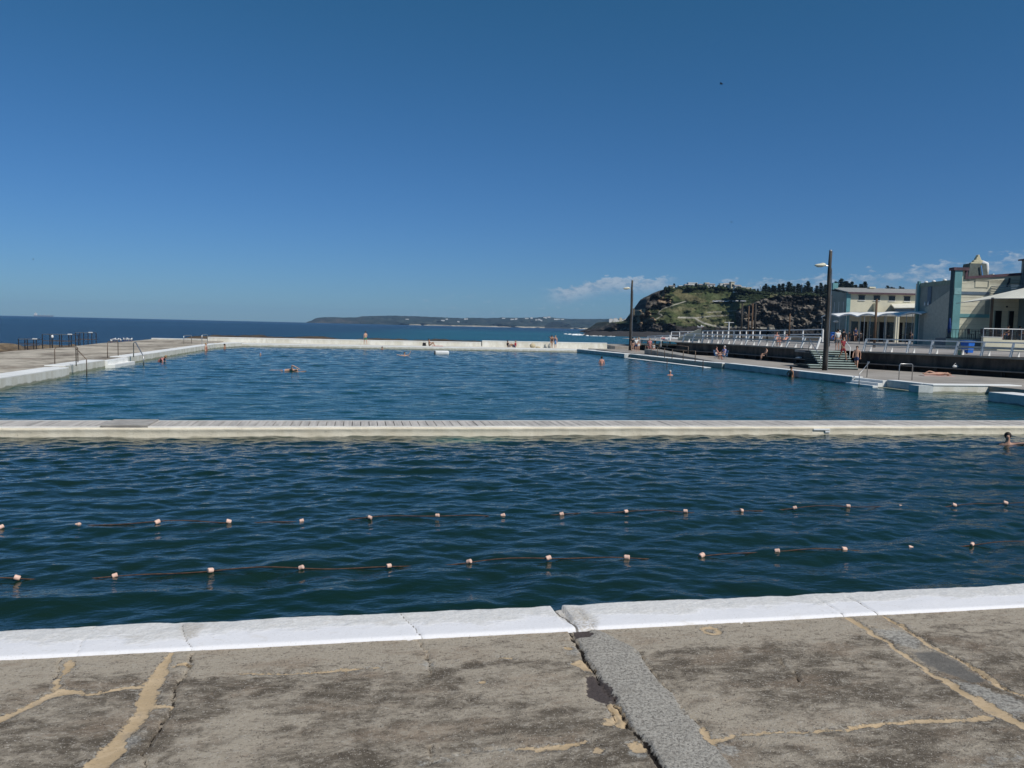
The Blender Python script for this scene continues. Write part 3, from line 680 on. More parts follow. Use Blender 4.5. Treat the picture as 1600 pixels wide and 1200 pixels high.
# ------------------------------------------------------------------ rocks and reef
def rock_mat(name, a, b, c):
    m, n, p = mk(name); g_ = n.new('ShaderNodeNewGeometry').outputs['Position']
    t = n.noise(g_, .5, 8, .7, .5); u = n.noise(g_, 3, 6, .7)
    col = n.mix(n.ss(t, .35, .65), a, b); col = n.mix(n.m('MULTIPLY', n.ss(u, .5, .65), .7), col, c)
    n.l.new(col, p.inputs['Base Color']); p.inputs['Roughness'].default_value = .85
    n.l.new(n.bump(n.m('ADD', t, u), 1.0, .15), p.inputs['Normal']); return m
REEF = rock_mat('reef_rock', (.055, .035, .022), (.24, .18, .11), (.10, .085, .06))
def reef(name, x0, x1, y0, y1, h, seed, step=.35, base=-.75, lo=.55, am=.9, mat=None):
    X, Y = np.meshgrid(np.arange(x0, x1, step), np.arange(y0, y1, step))
    e = np.minimum.reduce([(X-x0)/4, (x1-X)/4, (Y-y0)/4, (y1-Y)/4]).clip(0, 1)
    Z = base-.35+(h-base+.35)*np.clip(lo+fbm(X, Y, .22, 5, seed)*am, 0, 1)*e**.6+fbm(X, Y, 1.1, 3, seed+1)*.12*e
    return struct(grid(name, X, Y, Z, mat or REEF, smooth=False))
reef('reef', -44, -24.6, 52, 100, .38, 1)
reef('reef', -26, 24, 111, 126, 1.05, 2, lo=.86, am=.3, mat=rock_mat('dark_reef', (.025, .018, .012), (.11, .08, .05), (.05, .04, .028)))
reef('reef', -60, -24, 20, 60, .12, 6, .6)

# ------------------------------------------------------------------ far end
FDECK = M('far_ledge_concrete', (.62, .60, .54), .85, .12, .3, .2)
struct(MB().prism([(-17.2, 99.9), (-15.2, 100.3), (31.4, 100.3), (36.5, 96), (36.5, 118), (-19.4, 118)], -2, .30).build('far_deck', FDECK))
wall_run('pool_wall', [(-14.0, 100.0), (30.6, 100.0)], -2, .34, .4, WALLW, 'low white ledge at the far end of the far pool', cap=1.4, side=-1)
def parapet(x0, x1, z1, y, label, z0=.2, th=.45):
    o = thing('parapet_wall', (x0, y, 0), label, 'wall')
    kid(MB().b2((x0, y, z0), (x1, y+th, z1-.08)).build('wall', WALLW), o); kid(MB().b2((x0, y-.04, z1-.08), (x1, y+th+.04, z1)).build('cap', CAPW, bevel=.01), o)
parapet(-19, 16.6, .92, 108.2, 'lower stretch of white sea wall at the far end, in front of dark reef')
parapet(-26, -19.1, .62, 109.2, 'lowest thin stretch of white sea wall at the far left corner')
parapet(16.75, 34.6, 1.14, 108.2, 'higher stretch of white sea wall at the far end, right of the reef')

# right of the far end: ramp, walls, deck
struct(MB().prism([(31.0, 5), (31.0, 33.4), (34.5, 33.4), (34.5, 38.5), (31.2, 38.5), (31.2, 42), (31.0, 44.4), (30.9, 62.5), (30.6, 84), (30.6, 104), (52, 104), (60, 20), (60, 5)], -2, .42).build('right_deck', RDECK))
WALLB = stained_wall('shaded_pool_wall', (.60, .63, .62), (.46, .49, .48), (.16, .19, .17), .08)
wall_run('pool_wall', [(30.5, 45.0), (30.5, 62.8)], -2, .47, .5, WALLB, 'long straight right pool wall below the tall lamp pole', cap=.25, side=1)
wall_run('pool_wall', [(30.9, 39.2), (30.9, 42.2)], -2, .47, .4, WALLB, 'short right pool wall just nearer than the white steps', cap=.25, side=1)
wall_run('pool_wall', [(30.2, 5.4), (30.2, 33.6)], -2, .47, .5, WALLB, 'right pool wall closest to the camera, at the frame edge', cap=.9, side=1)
o = thing('pool_wall', (33, 38.6, 0), 'broad white end wall facing the camera in the right corner recess', 'pool wall')
kid(MB().b2((31.0, 38.4, -2), (36.5, 38.9, .42)).build('wall', WALLW), o); kid(MB().b2((30.95, 38.36, .42), (36.6, 39.3, .475)).build('cap', CAPW, bevel=.01), o)
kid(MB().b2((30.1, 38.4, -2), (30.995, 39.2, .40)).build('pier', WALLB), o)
o = thing('pool_ledge', (30.6, 41, 0), 'thin pale underwater ledge at the foot of the short right wall', 'ledge')
kid(MB().b2((30.35, 39.25, -1), (30.895, 42.2, .035)).build('ledge', WALLW), o)
steps('pool_steps', 29.7, 31.0, 42.25, 44.95, 4, .42, '-x', CAPW, 'white steps into the far pool below the right deck handrails', -.2)
# shallow entry with ramp at the far right
wall_run('pool_wall', [(30.3, 62.85, .44), (30.0, 66), (29.6, 78), (29.5, 84)], -2, .42, .5, stained_wall('ramp_wall', (.36, .40, .36), (.28, .32, .29), (.2, .24, .2), .05), 'grey green ramp wall under the thin handrails on the right', cap=.5, side=1)
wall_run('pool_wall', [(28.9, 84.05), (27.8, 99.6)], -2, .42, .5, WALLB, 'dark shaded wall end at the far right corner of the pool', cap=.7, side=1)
wall_run('pool_ledge', [(28.7, 62.9), (28.1, 82)], -1, .07, .35, WALLW, 'low white ledge at the waterline beside the ramp', cap=.3, cat='ledge', side=1)
o = thing('ramp', (32.5, 74, 0), 'sloping concrete ramp between handrails near the shorter looking pole', 'ramp')
kid(MB().add([(31.2, 66, .43), (32.9, 66, .43), (32.9, 84, .43), (31.2, 84, .43), (31.2, 66, .44), (32.9, 66, .44), (32.9, 84, 1.0), (31.2, 84, 1.0)], [(0, 3, 2, 1), (4, 5, 6, 7), (0, 1, 5, 4), (1, 2, 6, 5), (2, 3, 7, 6), (3, 0, 4, 7)]).build('slab', CONC), o)
struct(MB().prism([(34.4, 104.02), (54, 104.02), (54, 119), (37, 119)], -2, .80).build('right_platform', RDECK))
# handrails by the ramp
def railing(pts, h, post_every, mat, label, mids=1, r=.03, name='handrail', cat='handrail', group=None, postr=None):
    o = thing(name, Vector(pts[0]), label, cat, group)
    P = [Vector(p) for p in pts]
    for z in [h]+[h*(k+1)/(mids+1) for k in range(mids)]:
        kid(MB().tube([p+Vector((0, 0, z)) for p in P], r, 6).build('rail', mat, smooth=True), o)
    for a, b in zip(P[:-1], P[1:]):
        n = max(1, round((b-a).length/post_every))
        for i in range(n+(1 if b is P[-1] else 0)):
            q = a.lerp(b, i/n); kid(MB().tube([q, q+Vector((0, 0, h))], postr or r, 6).build('post', mat, smooth=True), o)
    return o
railing([gz(1086, 566, .45), gz(1050, 561, .45), gz(1008, 553, .45)], .95, 3.6, RUST, 'brown handrail along the pool side of the ramp', 0, .035)
railing([gz(1075, 556, .5), gz(1030, 549, .8)], .95, 3.6, RUST, 'brown handrail on the wall side of the ramp', 1, .035)
for (c, y, lab) in ((1042, 574, 'short post standing at the shallow end waterline, left one'), (1098, 579, 'short post standing at the shallow end waterline, right one')):
    p = gz(c, y, 0); o = thing('marker_post', p, lab, 'post', 'posts in the shallow end'); kid(MB().tube([p+Vector((0, 0, -.5)), p+Vector((0, 0, .8))], .03, 6).build('post', RUST), o)
g2 = 'handrails at the right steps'
rail('handrail', [[(31.6, 45.1, .4), (31.6, 45.1, 1.42), (31.3, 44.5, 1.42), (29.9, 43.4, .75), (29.9, 43.4, -.1)]], .028, STEEL, 'slanting steel handrail on the far side of the white right steps', group=g2)
rail('handrail', [hoop((32.3, 43.0, .4), (33.2, 43.0, .4), 1.0)], .028, STEEL, 'square topped steel hoop rail on the near side of the white right steps', group=g2)
# floating platform
p = gz(690, 553, 0); o = thing('float_platform', p, 'white floating pontoon near the far end of the pool', 'pontoon')
MB().box((0, 0, .14), (1.55, .8, .42)).build('deck', WHITE, o, bevel=.12); MB().box((-.72, 0, .16), (.14, .84, .3)).build('bumper', C_GREY, o, bevel=.03)

# ------------------------------------------------------------------ promenade
WL = [(36.6, 88.0), (38.9, 80.0), (39.0, 60.6)]              # wall line beyond the stairs
WR = [(39.6, 57.6), (42.0, 51.6), (44.2, 44.5), (47.5, 34), (50, 20)]      # and before them
PZ = 1.78
def hgt(x, y): return PZ+max(0, (x-40))*.012
PROM = weathered('promenade_paving', [(.24, .22, .20), (.36, .335, .31), (.29, .26, .235)], .2)
poly = WR[::-1]+[(39.35, 60.6)]+[(39.0, 60.62)]+WL[::-1][1:]+[(38, 112), (44, 122), (62, 108), (84, 96), (110, 60), (120, 20)]
mb = MB(); n_ = len(poly)
vs = [(a, b, hgt(a, b)) for a, b in poly]
me = bpy.data.meshes.new('promenade'); bm = bmesh.new()
bv = [bm.verts.new(v) for v in vs]; f = bm.faces.new(bv); bmesh.ops.triangulate(bm, faces=[f])
for e_ in list(bm.edges): pass
bm.to_mesh(me); bm.free(); pr_ = link('promenade', me, PROM); struct(pr_)
RET = stained_wall('dark_retaining_wall', (.105, .090, .072), (.032, .028, .024), (.02, .02, .02), .9, .8)
def retwall(pts, label, bench=True):
    o = thing('retaining_wall', (pts[0][0], pts[0][1], .4), label, 'retaining wall')
    for a, b in zip(pts[:-1], pts[1:]):
        A = Vector((*a, 0)); B = Vector((*b, 0)); d = (B-A).normalized(); nn = Vector((d.y, -d.x, 0))
        if nn.x < 0: nn = -nn
        def q(m_, o0, o1, z0, z1):
            P = [A+nn*o0, B+nn*o0, B+nn*o1, A+nn*o1]
            m_.add([(p.x, p.y, z0) for p in P]+[(p.x, p.y, z1) for p in P], [(0, 3, 2, 1), (4, 5, 6, 7), (0, 1, 5, 4), (1, 2, 6, 5), (2, 3, 7, 6), (3, 0, 4, 7)])
        m1 = MB(); q(m1, .0, .35, .1, PZ-.10); kid(m1.build('wall', RET), o)
        m2 = MB(); q(m2, -.22, .5, PZ-.10, PZ+.012); kid(m2.build('coping', M('promenade_edge', (.26, .25, .22), .85, .2, 1, .3), bevel=.01), o)
        if bench:
            m3 = MB(); q(m3, -.50, -.02, .80, .87); kid(m3.build('bench_seat', M('bench_slab', (.17, .16, .15), .8, .2, 2, .2)), o)
            ln = (B-A).length; k = 0
            m4 = MB()
            while k < ln:
                c = A+d*k-nn*.25; m4.box((c.x, c.y, .62), (.12, .36, .37), rz=atan2(nn.y, nn.x)+pi/2); k += 2.4
            kid(m4.build('bench_support', RET), o)
    return o
retwall(WL[::-1], 'dark stained retaining wall with ledge bench beyond the stairs, towards the ramp')
retwall(WR, 'dark stained retaining wall with ledge bench on the camera side of the stairs')

# leaning white promenade railing with seat slats
RAILG = M('grey_seat_slat', (.40, .42, .41), .7, .15, 2, .2)
def hit(px, line):
    """where image column px crosses a ground polyline"""
    d = at(px, 540, 50.0); dx, dy = d.x, d.y
    for a, b in zip(line[:-1], line[1:]):
        ex, ey = b[0]-a[0], b[1]-a[1]; den = dx*ey-dy*ex
        if abs(den) < 1e-9: continue
        s = (dx*(-a[1])-dy*(-a[0]))/den*-1
        s = (a[0]*dy-a[1]*dx)/(dx*ey-dy*ex)*1.0
        s = (a[1]*dx-a[0]*dy)/(ex*dy-ey*dx)
        if -.001 <= s <= 1.001: return Vector((a[0]+ex*s, a[1]+ey*s, 0)), Vector((ex, ey, 0)).normalized()
    return None
def prom_rail(cols, line, label):
    hs = [hit(c, line) for c in cols]; hs = [h for h in hs if h]
    o = thing('promenade_railing', (hs[0][0].x, hs[0][0].y, PZ), label, 'railing', 'white promenade railings')
    tops = []; mids = []; lows = []
    for p, d in hs:
        nn = Vector((d.y, -d.x, 0));  nn = nn if nn.x > 0 else -nn
        b = p+nn*.12+Vector((0, 0, PZ)); t = b-nn*.30*0+d*0-nn*(-.0)+Vector((0, 0, .98))+nn*.34
        m_ = MB(); m_.bar(b, t, .10, .17); kid(m_.build('post', WHITE), o)
        f = b+nn*.75; m_ = MB(); m_.add([f-d*.05, f+nn*.28-d*.05, f+nn*.24+Vector((0, 0, .40))-d*.05, f+d*.05, f+nn*.28+d*.05, f+nn*.24+Vector((0, 0, .40))+d*.05], [(0, 1, 2), (5, 4, 3), (0, 3, 4, 1), (1, 4, 5, 2), (2, 5, 3, 0)]); kid(m_.build('seat_leg', WHITE), o)
        tops.append(t+Vector((0, 0, .03))); mids.append(b+nn*.17+Vector((0, 0, .50))); lows.append(b+nn*.55+Vector((0, 0, .43)))
    for a, b in zip(tops[:-1], tops[1:]): kid(MB().bar(a, b, .13, .09).build('top_rail', WHITE), o)
    for a, b in zip(mids[:-1], mids[1:]): kid(MB().bar(a+Vector((0, 0, .12)), b+Vector((0, 0, .12)), .03, .16).build('back_slat', RAILG), o)
    for a, b in zip(lows[:-1], lows[1:]): kid(MB().bar(a, b, .62, .045).build('seat_slat', RAILG), o)
    return o
prom_rail([1065, 1080, 1095, 1110, 1127, 1144, 1163, 1183, 1205, 1227, 1250, 1274, 1300, 1322], WL, 'long white leaning railing with seats beyond the stairs')
prom_rail([1348, 1381, 1416, 1452, 1491, 1532, 1578, 1628, 1690, 1770], WR, 'white leaning railing with seats in front of the cafe, camera side of the stairs')

# stairs up to the promenade
st = thing('stairs', (38, 58.5, .42), 'broad pale green edged stairs from the right deck up to the promenade', 'stairs')
a0 = gz(1284, 577, .42); a1 = a0+CR*2.75
dirx = (a1-a0).normalized(); back = Vector((-dirx.y, dirx.x, 0)); ns = 8; wdt = (a1-a0).length
STEPM = M('stair_tread', (.42, .50, .46), .7, .12, 2, .2); RISM = M('stair_riser', (.030, .038, .036), .8, .2, 2, .2)  # near-black riser colour carries the shade of the stair sides
topback = 60.9
for i in range(ns):
    z = .42+(PZ-.42)*(i+1)/ns; b0 = a0+back*(.34*i); ex = .9 if i < 2 else 0
    q = [b0-dirx*ex, b0+dirx*wdt, a0+dirx*wdt+back*3.6, a0+back*3.6-dirx*ex]
    kid(MB().prism([(p.x, p.y) for p in q], z-.17, z-.05).build('riser', RISM), st)
    q = [b0-dirx*ex-back*.03, b0+dirx*wdt-back*.03, b0+dirx*wdt+back*.37, b0+back*.37-dirx*ex]
    kid(MB().prism([(p.x, p.y) for p in q], z-.05, z).build('tread', STEPM), st)
kid(MB().tube([a0+back*.3+Vector((0, 0, 0)), a0+back*.3+Vector((0, 0, .95)), a0+back*.8+Vector((0, 0, 1.15)), a0+back*2.8+Vector((0, 0, 2.25)), a0+back*2.9+Vector((0, 0, 1.3))], .028, 6).build('handrail', STEEL, smooth=True), st)
kid(MB().tube([a1+back*1.6+Vector((0, 0, .6)), a1+back*1.6+Vector((0, 0, 1.7)), a1+back*2.9+Vector((0, 0, 2.3)), a1+back*3.6+Vector((0, 0, 2.3)), a1+back*3.6+Vector((0, 0, 1.4))], .028, 6).build('handrail', WHITE, smooth=True), st)
# landing joining stair head and promenade
lm = MB(); q = [a0+back*2.75, a1+back*2.75, a1+back*6, a0+back*6]; 
lm.prism([(p.x, p.y) for p in q], PZ-.2, PZ+.003); struct(lm.build('stair_landing', PROM))

# ------------------------------------------------------------------ lamp poles
LAMPH = M('lamp_housing', (.72, .68, .52), .5, .08, 4, .05)
def lamp_pole(x, y, h, r0, r1, lh, label):
    o = thing('lamp_pole', (x, y, .42), label, 'lamp pole', 'tall timber lamp poles', 0)
    pts = [(.02*sin(k*1.3), .015*cos(k*.9), h*k/10) for k in range(11)]
    MB().tube(pts, [r0+(r1-r0)*k/10 for k in range(11)], 14).build('pole', TIMBER, o, smooth=True)
    MB().tube([(r0*.85, -r0*.45, 0), (r0*.8, -r0*.42, h*.78), (r1*1.05, -r1*.5, h*.86)], .035, 6).build('conduit', STEEL, o)
    f = -CR
    a = Vector((0, 0, lh)); 
    MB().tube([a, a+f*.32+Vector((0, 0, .03))], .045, 8).build('lamp_arm', STEEL, o)
    hd = MB(); c = a+f*.68+Vector((0, 0, .05)); q = Matrix.Rotation(YAW, 3, 'Z') @ Matrix.Rotation(-.05, 3, 'Y')
    hd.ell(c, (.46, .19, .12), 14, 8, q); hd.ell(c+Vector((0, 0, .05))+f*-.14, (.24, .17, .13), 12, 8, q)
    hl = hd.build('lamp_head', LAMPH, o, smooth=True)
    MB().ell(c+Vector((0, 0, -.09))+f*.05, (.28, .14, .07), 12, 6, q).build('lens', M('lamp_lens', (.55, .55, .5), .2, .05), hl, smooth=True)
    MB().lathe((0, 0, h), [(r1*1.05, 0), (r1*1.08, .04), (r1*.7, .1), (.01, .12)], 12).build('cap', STEEL, o)
    return o
lamp_pole(33.9, 53.4, 8.72, .185, .115, 7.65, 'nearest and tallest looking timber lamp pole, on the right deck by the stairs')
lamp_pole(34.5, 98.2, 8.95, .185, .12, 7.9, 'distant timber lamp pole by the ramp at the far right pool corner')

# bare timber posts on the promenade
def tpost(px, D, ytop, r, mat, label, zb=None):
    t = at(px, ytop, D); zb_ = hgt(t.x, t.y) if zb is None else zb
    o = thing('timber_post', (t.x, t.y, zb_), label, 'post', 'bare timber posts on the promenade'); h = t.z-zb_
    MB().tube([(0, 0, 0), (0, 0, h*.5), (0, 0, h)], [r, r*.92, r*.82], 10).build('post', mat, o, smooth=True)
    MB().lathe((0, 0, h), [(r*.95, 0), (r*.95, .05), (.01, .07)], 10).build('cap', DARKST, o); return o
tpost(1160, 112, 475, .15, TIMBER, 'thick grey timber post, leftmost of the cluster behind the railing')
tpost(1170.5, 110, 478, .09, TIMBERB, 'thin brown timber post, second of the cluster behind the railing')
tpost(1176.5, 108, 474, .10, TIMBERB, 'brown timber post, third of the cluster behind the railing')
tpost(1181, 113, 475, .15, TIMBER, 'thick grey timber post, rightmost of the cluster behind the railing')
tpost(1234.5, 88, 490, .10, TIMBERB, 'lone shorter brown timber post behind the seated sunbather')
tpost(1299, 80, 462, .09, TIMBER, 'slim timber post just right of the nearest lamp pole')
tpost(1370, 78, 467, .13, TIMBERB, 'brown timber post in front of the white wavy cafe awning')
tpost(1551, 74, 466, .14, TIMBERB, 'brown timber post under the big cream shade sail')

# white two-rail fences along the back of the promenade
def fence(a, b, n, h, label, z0=None):
    a = Vector(a); b = Vector(b); o = thing('rail_fence', a, label, 'fence', 'white rail fences on the promenade')
    up = Vector((0, 0, 1))
    for i in range(n+1):
        q = a.lerp(b, i/n); kid(MB().bar(q-up*.3, q+up*h, .13, .13).build('post', WHITE), o)
    for z in (h+.05, h*.52): kid(MB().bar(a+up*z, b+up*z, .09, .12).build('rail', WHITE), o)
    return o
def pf(px, y, D): return at(px, y, D)
def ff(p0, p1, n, h, label):
    a = pf(*p0); b = pf(*p1); a.z -= h; b.z -= h; return fence(a, b, n, h, label)
ff((1199, 517, 100), (1286, 515.3, 90), 3, 1.05, 'white two rail fence with wide spaced posts behind the sunbather')
ff((1098, 517.5, 128), (1199, 517, 100), 11, 1.05, 'white fence with close posts between the cream wedge and the timber posts')
ff((1049, 519, 128), (1088, 518.4, 126), 3, 1.05, 'white fence left of the cream wedge wall')
ff((1003, 529, 112), (1047, 527, 104), 2, .75, 'low white rail fence beyond the ramp, next to the sea')
ff((1012, 526, 118), (1047, 524.5, 112), 3, .9, 'white rail fence at the back of the ramp platform')
# cream wedge wall and small sign
a = pf(1060, 531, 105); b = pf(1096, 533, 101); c = pf(1096, 513, 101)
o = thing('wedge_wall', a, 'cream triangular wing wall rising above the railing, two gulls on top', 'wall')
tk = CF*.5
kid(MB().add([a+Vector((0, 0, -1)), b+Vector((0, 0, -1)), c, a+Vector((0, 0, .25)), a+tk+Vector((0, 0, -1)), b+tk+Vector((0, 0, -1)), c+tk, a+tk+Vector((0, 0, .25))], [(0, 1, 2, 3), (7, 6, 5, 4), (0, 4, 5, 1), (1, 5, 6, 2), (2, 6, 7, 3), (3, 7, 4, 0)]).build('wall', CREAM), o)
a = pf(1038, 529.5, 97); o = thing('notice_board', a, 'small white and pink notice board on posts beside the ramp', 'sign')
MB().box((0, 0, 0), (.95, .05, .42), rz=YAW).build('panel', C_WHITE, o); MB().box((-.15, -.05, .08), (.45, .02, .16), rz=YAW).build('pink_block', C_PINK, o); MB().box((.1, -.05, -.12), (.6, .02, .12), rz=YAW).build('blue_block', C_NAVY, o)
for s in (-.4, .4): MB().bar((s, 0, -.95), (s, 0, -.21), .05, .05).build('leg', WHITE, o)
o = thing('timber_jetty', pf(1004, 541, 104), 'low timber edge of the platform between lamp pole and ramp', 'platform')
q0 = pf(1000, 545, 106); q1 = pf(1074, 541, 101)
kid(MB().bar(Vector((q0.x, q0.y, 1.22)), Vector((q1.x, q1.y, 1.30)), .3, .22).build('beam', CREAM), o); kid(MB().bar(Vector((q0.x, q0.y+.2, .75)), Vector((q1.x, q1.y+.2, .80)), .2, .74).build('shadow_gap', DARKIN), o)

# bins
def bin_(p, label, s=1.0, rz=0.0):
    o = thing('wheelie_bin', p, label, 'bin', 'blue wheelie bins', rz)
    b = MB(); b.box((0, 0, .50), (.50*s, .62*s, .86), taper=1.0)
    v = b.v; 
    for i in range(4): v[i] = (v[i][0]*.8, v[i][1]*.8, v[i][2])
    b.build('body', BLUEB, o, bevel=.02)
    MB().box((0, -.02, .97), (.58*s, .72*s, .07), rx=.05).build('lid', M('blue_lid', (.015, .10, .42), .4, .1), o, bevel=.025)
    for sx in (-.2, .2): MB().tube([(sx*s-.03, .26, .09), (sx*s+.03, .26, .09)], .09, 12).build('wheel', C_BLACK, o)
    MB().bar((-.2, .37, .9), (.2, .37, .9), .03, .03).build('handle', BLUEB, o); return o
p = onz(1511, 61, hgt(46, 52)); bin_(p, 'large blue wheelie bin in full sun behind the railing, right of the stairs', 1.25, YAW+.3)
p = onz(1300.5, 106, 2.35); bin_(p, 'blue wheelie bin beside the dark lamp pole near the cafe', 1.05, YAW)
p = onz(1499, 58, PZ+.02); o = thing('drink_carton', p, 'small pale green box on the promenade edge beside the blue bin', 'box'); MB().box((0, 0, .17), (.2, .2, .34)).build('body', M('pale_green', (.55, .6, .4)), o, bevel=.01); MB().box((0, 0, .36), (.17, .17, .03)).build('lid', WHITE, o)

exec_after = []
# ------------------------------------------------------------------ cafe building (two storeys)
def local(px, D, z): 
    p = onz(px, D, z); return p
def frm(name, px, D, z, label, cat, rz=0.0):
    p = onz(px, D, z); return thing(name, p, label, cat, None, YAW+rz)
k = 115/FPX
B1 = frm('cafe_building', 1325, 115, 2.0, 'long cream two storey pavilion with grey roof and five small high windows', 'building')
H1 = 7.05; LEN = 122*k
MB().b2((0, 0, -1), (LEN, 5.5, H1)).build('wall', CREAM, B1)
mb = MB(); e0 = (-.3, -.45, H1+.02); 
mb.add([(-.5, -.45, H1+.0), (LEN, -.45, H1+.0), (LEN, 4.2, H1+.85), (-1.4, 4.2, H1+.85), (-.5, -.45, H1+.14), (LEN, -.45, H1+.14), (LEN, 4.2, H1+1.0), (-1.4, 4.2, H1+1.0)], [(0, 3, 2, 1), (4, 5, 6, 7), (0, 1, 5, 4), (1, 2, 6, 5), (2, 3, 7, 6), (3, 0, 4, 7)])
rf = mb.build('roof', ROOFG, B1); MB().b2((-.5, -.50, H1-.12), (LEN, -.452, H1+.12)).build('fascia', PURPLE, B1)
MB().box((4.6, 3.6, H1+1.05), (.9, .6, .22)).build('vent', LAMPH, rf)
MB().b2((-.55, -.12, -1), (.0-.002, .3, H1)).build('pilaster', TEAL, B1)
# canted end wall
mb = MB(); mb.add([(-.55, .05, -1), (-.55, .05, H1), (-1.55, 4.2, H1+.55), (-1.55, 4.2, -1), (0, 4.2, -1), (0, 4.2, H1+.55)], [(0, 1, 2, 3), (3, 2, 5, 4)]); mb.build('end_wall', GREYGREEN, B1)  # grey green instead of cream: shade of this side put into its colour
mb = MB(); a = Vector((-.62, .6, 0)); b = Vector((-1.38, 3.7, 0)); n0 = Vector((-.03, 0, 0))
mb.bar(a+Vector((0, 0, 5.0)), b+Vector((0, 0, 5.0)), .06, 1.5); wo = mb.build('window', DARKGL, B1)
mb = MB()
for t in (0, .33, .66, 1): q = a.lerp(b, t); mb.bar(q+n0*2+Vector((0, 0, 4.2)), q+n0*2+Vector((0, 0, 5.8)), .05, .06)
mb.bar(a+n0*2+Vector((0, 0, 4.2)), b+n0*2+Vector((0, 0, 4.2)), .05, .08); mb.build('window_frame', WHITE, wo)
MB().box((-1.0, 3.4, H1+1.1), (.75, .8, .95)).build('chimney', TEAL, B1)
for c in (1342.5, 1366, 1389.5, 1413, 1437):
    x0 = (c-1325)*k; wv = MB().b2((x0-.44, -.03, H1-.98), (x0+.44, .02, H1-.36)).build('window', DARKGL, B1)
    MB().b2((x0-.5, -.1, H1-1.06), (x0+.5, -.002, H1-.98)).build('sill', WHITE, wv); MB().b2((x0-.5, -.09, H1-.36), (x0+.5, -.002, H1-.29)).build('lintel', PURPLE, wv)
    MB().b2((x0-.02, -.045, H1-.98), (x0+.02, -.032, H1-.36)).build('mullion', DARKST, wv)
MB().box((3.5, -.35, 4.6), (.42, .62, 2.1)).build('duct', CREAM, B1)
mb = MB(); mb.add([(-.3, -4.8, 3.72), (LEN, -4.8, 3.80), (LEN, -.01, 4.3), (-.3, -.01, 4.2), (-.3, -4.8, 3.90), (LEN, -4.8, 3.98), (LEN, -.01, 4.48), (-.3, -.01, 4.38)], [(0, 3, 2, 1), (4, 5, 6, 7), (0, 1, 5, 4), (1, 2, 6, 5), (2, 3, 7, 6), (3, 0, 4, 7)]); mb.build('verandah_roof', ROOFG, B1)
mb = MB(); mb.add([(5.3, -2.2, 4.95), (LEN, -2.2, 5.15), (LEN, -.01, 5.75), (5.9, -.01, 5.45), (5.3, -2.2, 5.10), (LEN, -2.2, 5.30), (LEN, -.01, 5.90), (5.9, -.01, 5.6)], [(0, 3, 2, 1), (4, 5, 6, 7), (0, 1, 5, 4), (1, 2, 6, 5), (2, 3, 7, 6), (3, 0, 4, 7)]); mb.build('side_awning', SAILC, B1)
MB().b2((5.6, -1.9, 4.32), (LEN-.3, -1.86, 4.93)).build('awning_undershade', SLATEB, B1)  # slate panel stands in for the shade under the side awning
for i, (x0, x1) in enumerate(((.4, 1.3), (1.7, 2.6), (2.9, 4.1), (4.4, 5.2), (5.5, 6.6), (6.9, 7.7), (8.1, 9.5), (9.9, 11.0))):  # dark openings made wide to deepen the shade under the awning
    d_ = MB().b2((x0, -.04, .1), (x1, .01, 3.0)).build('doorway', DARKIN if i % 2 else DARKGL, B1); MB().b2((x0-.07, -.07, .1), (x0-.002, -.012, 3.07)).build('frame', SLATEB, d_)
for x0 in (4.5, 7.7): MB().box((x0, -4.9, 1.35), (.5, .5, 4.7)).build('pillar', CREAM, B1)
# awning: wavy white membrane on thin posts
AW = frm('cafe_awning', 1281, 102, 1.95, 'white wavy fabric awning on thin posts along the cafe front', 'awning')
q_ = onz(1437, 86.5, 1.95); AW.rotation_euler[2] = atan2(q_.y-AW.location.y, q_.x-AW.location.x)
wl = (q_.xy-AW.location.xy).length
nx = 160; X, V_ = np.meshgrid(np.linspace(0, wl, nx), np.linspace(0, 1, 9))
sc_ = np.abs(np.sin(X/wl*pi*5.0)); 
Zt = 3.38+.30*sc_*(.35+.65*(1-V_))+V_*.50+np.clip((X-wl*.84)/(wl*.16), 0, 1)*.22
Yt = V_*3.3+.0*X
grid('membrane', X, Yt, Zt, SAILW, AW); grid('membrane_lining', X, Yt, Zt-.05, SAILW, AW)
Zf = np.vstack([Zt[0], Zt[0]-.14]); grid('valance', np.vstack([X[0], X[0]]), np.vstack([Yt[0]-.01, Yt[0]-.01]), Zf, SAILW, AW)
for f_ in (.0, .1, .2, .3, .42, .52, .66, .78, .86, .97): MB().tube([(wl*f_+.1, .1, 0), (wl*f_+.1, .1, 3.45)], .035, 6).build('post', STEEL, AW)
for f_ in (.05, .25, .47, .72, .93): MB().tube([(wl*f_+.1, 3.1, 0), (wl*f_+.1, 3.1, 3.8)], .035, 6).build('post', STEEL, AW)
p = onz(1306, 100, 4.55); o = thing('satellite_dish', (p.x, p.y, 3.2), 'small white lamp dish above the left end of the cafe awning', 'lamp')
MB().ell((0, 0, 1.5), (.32, .3, .14)).build('dish', WHITE, o, smooth=True); MB().tube([(0, 0, -1.3), (0, 0, 1.45)], .04).build('stem', DARKST, o)
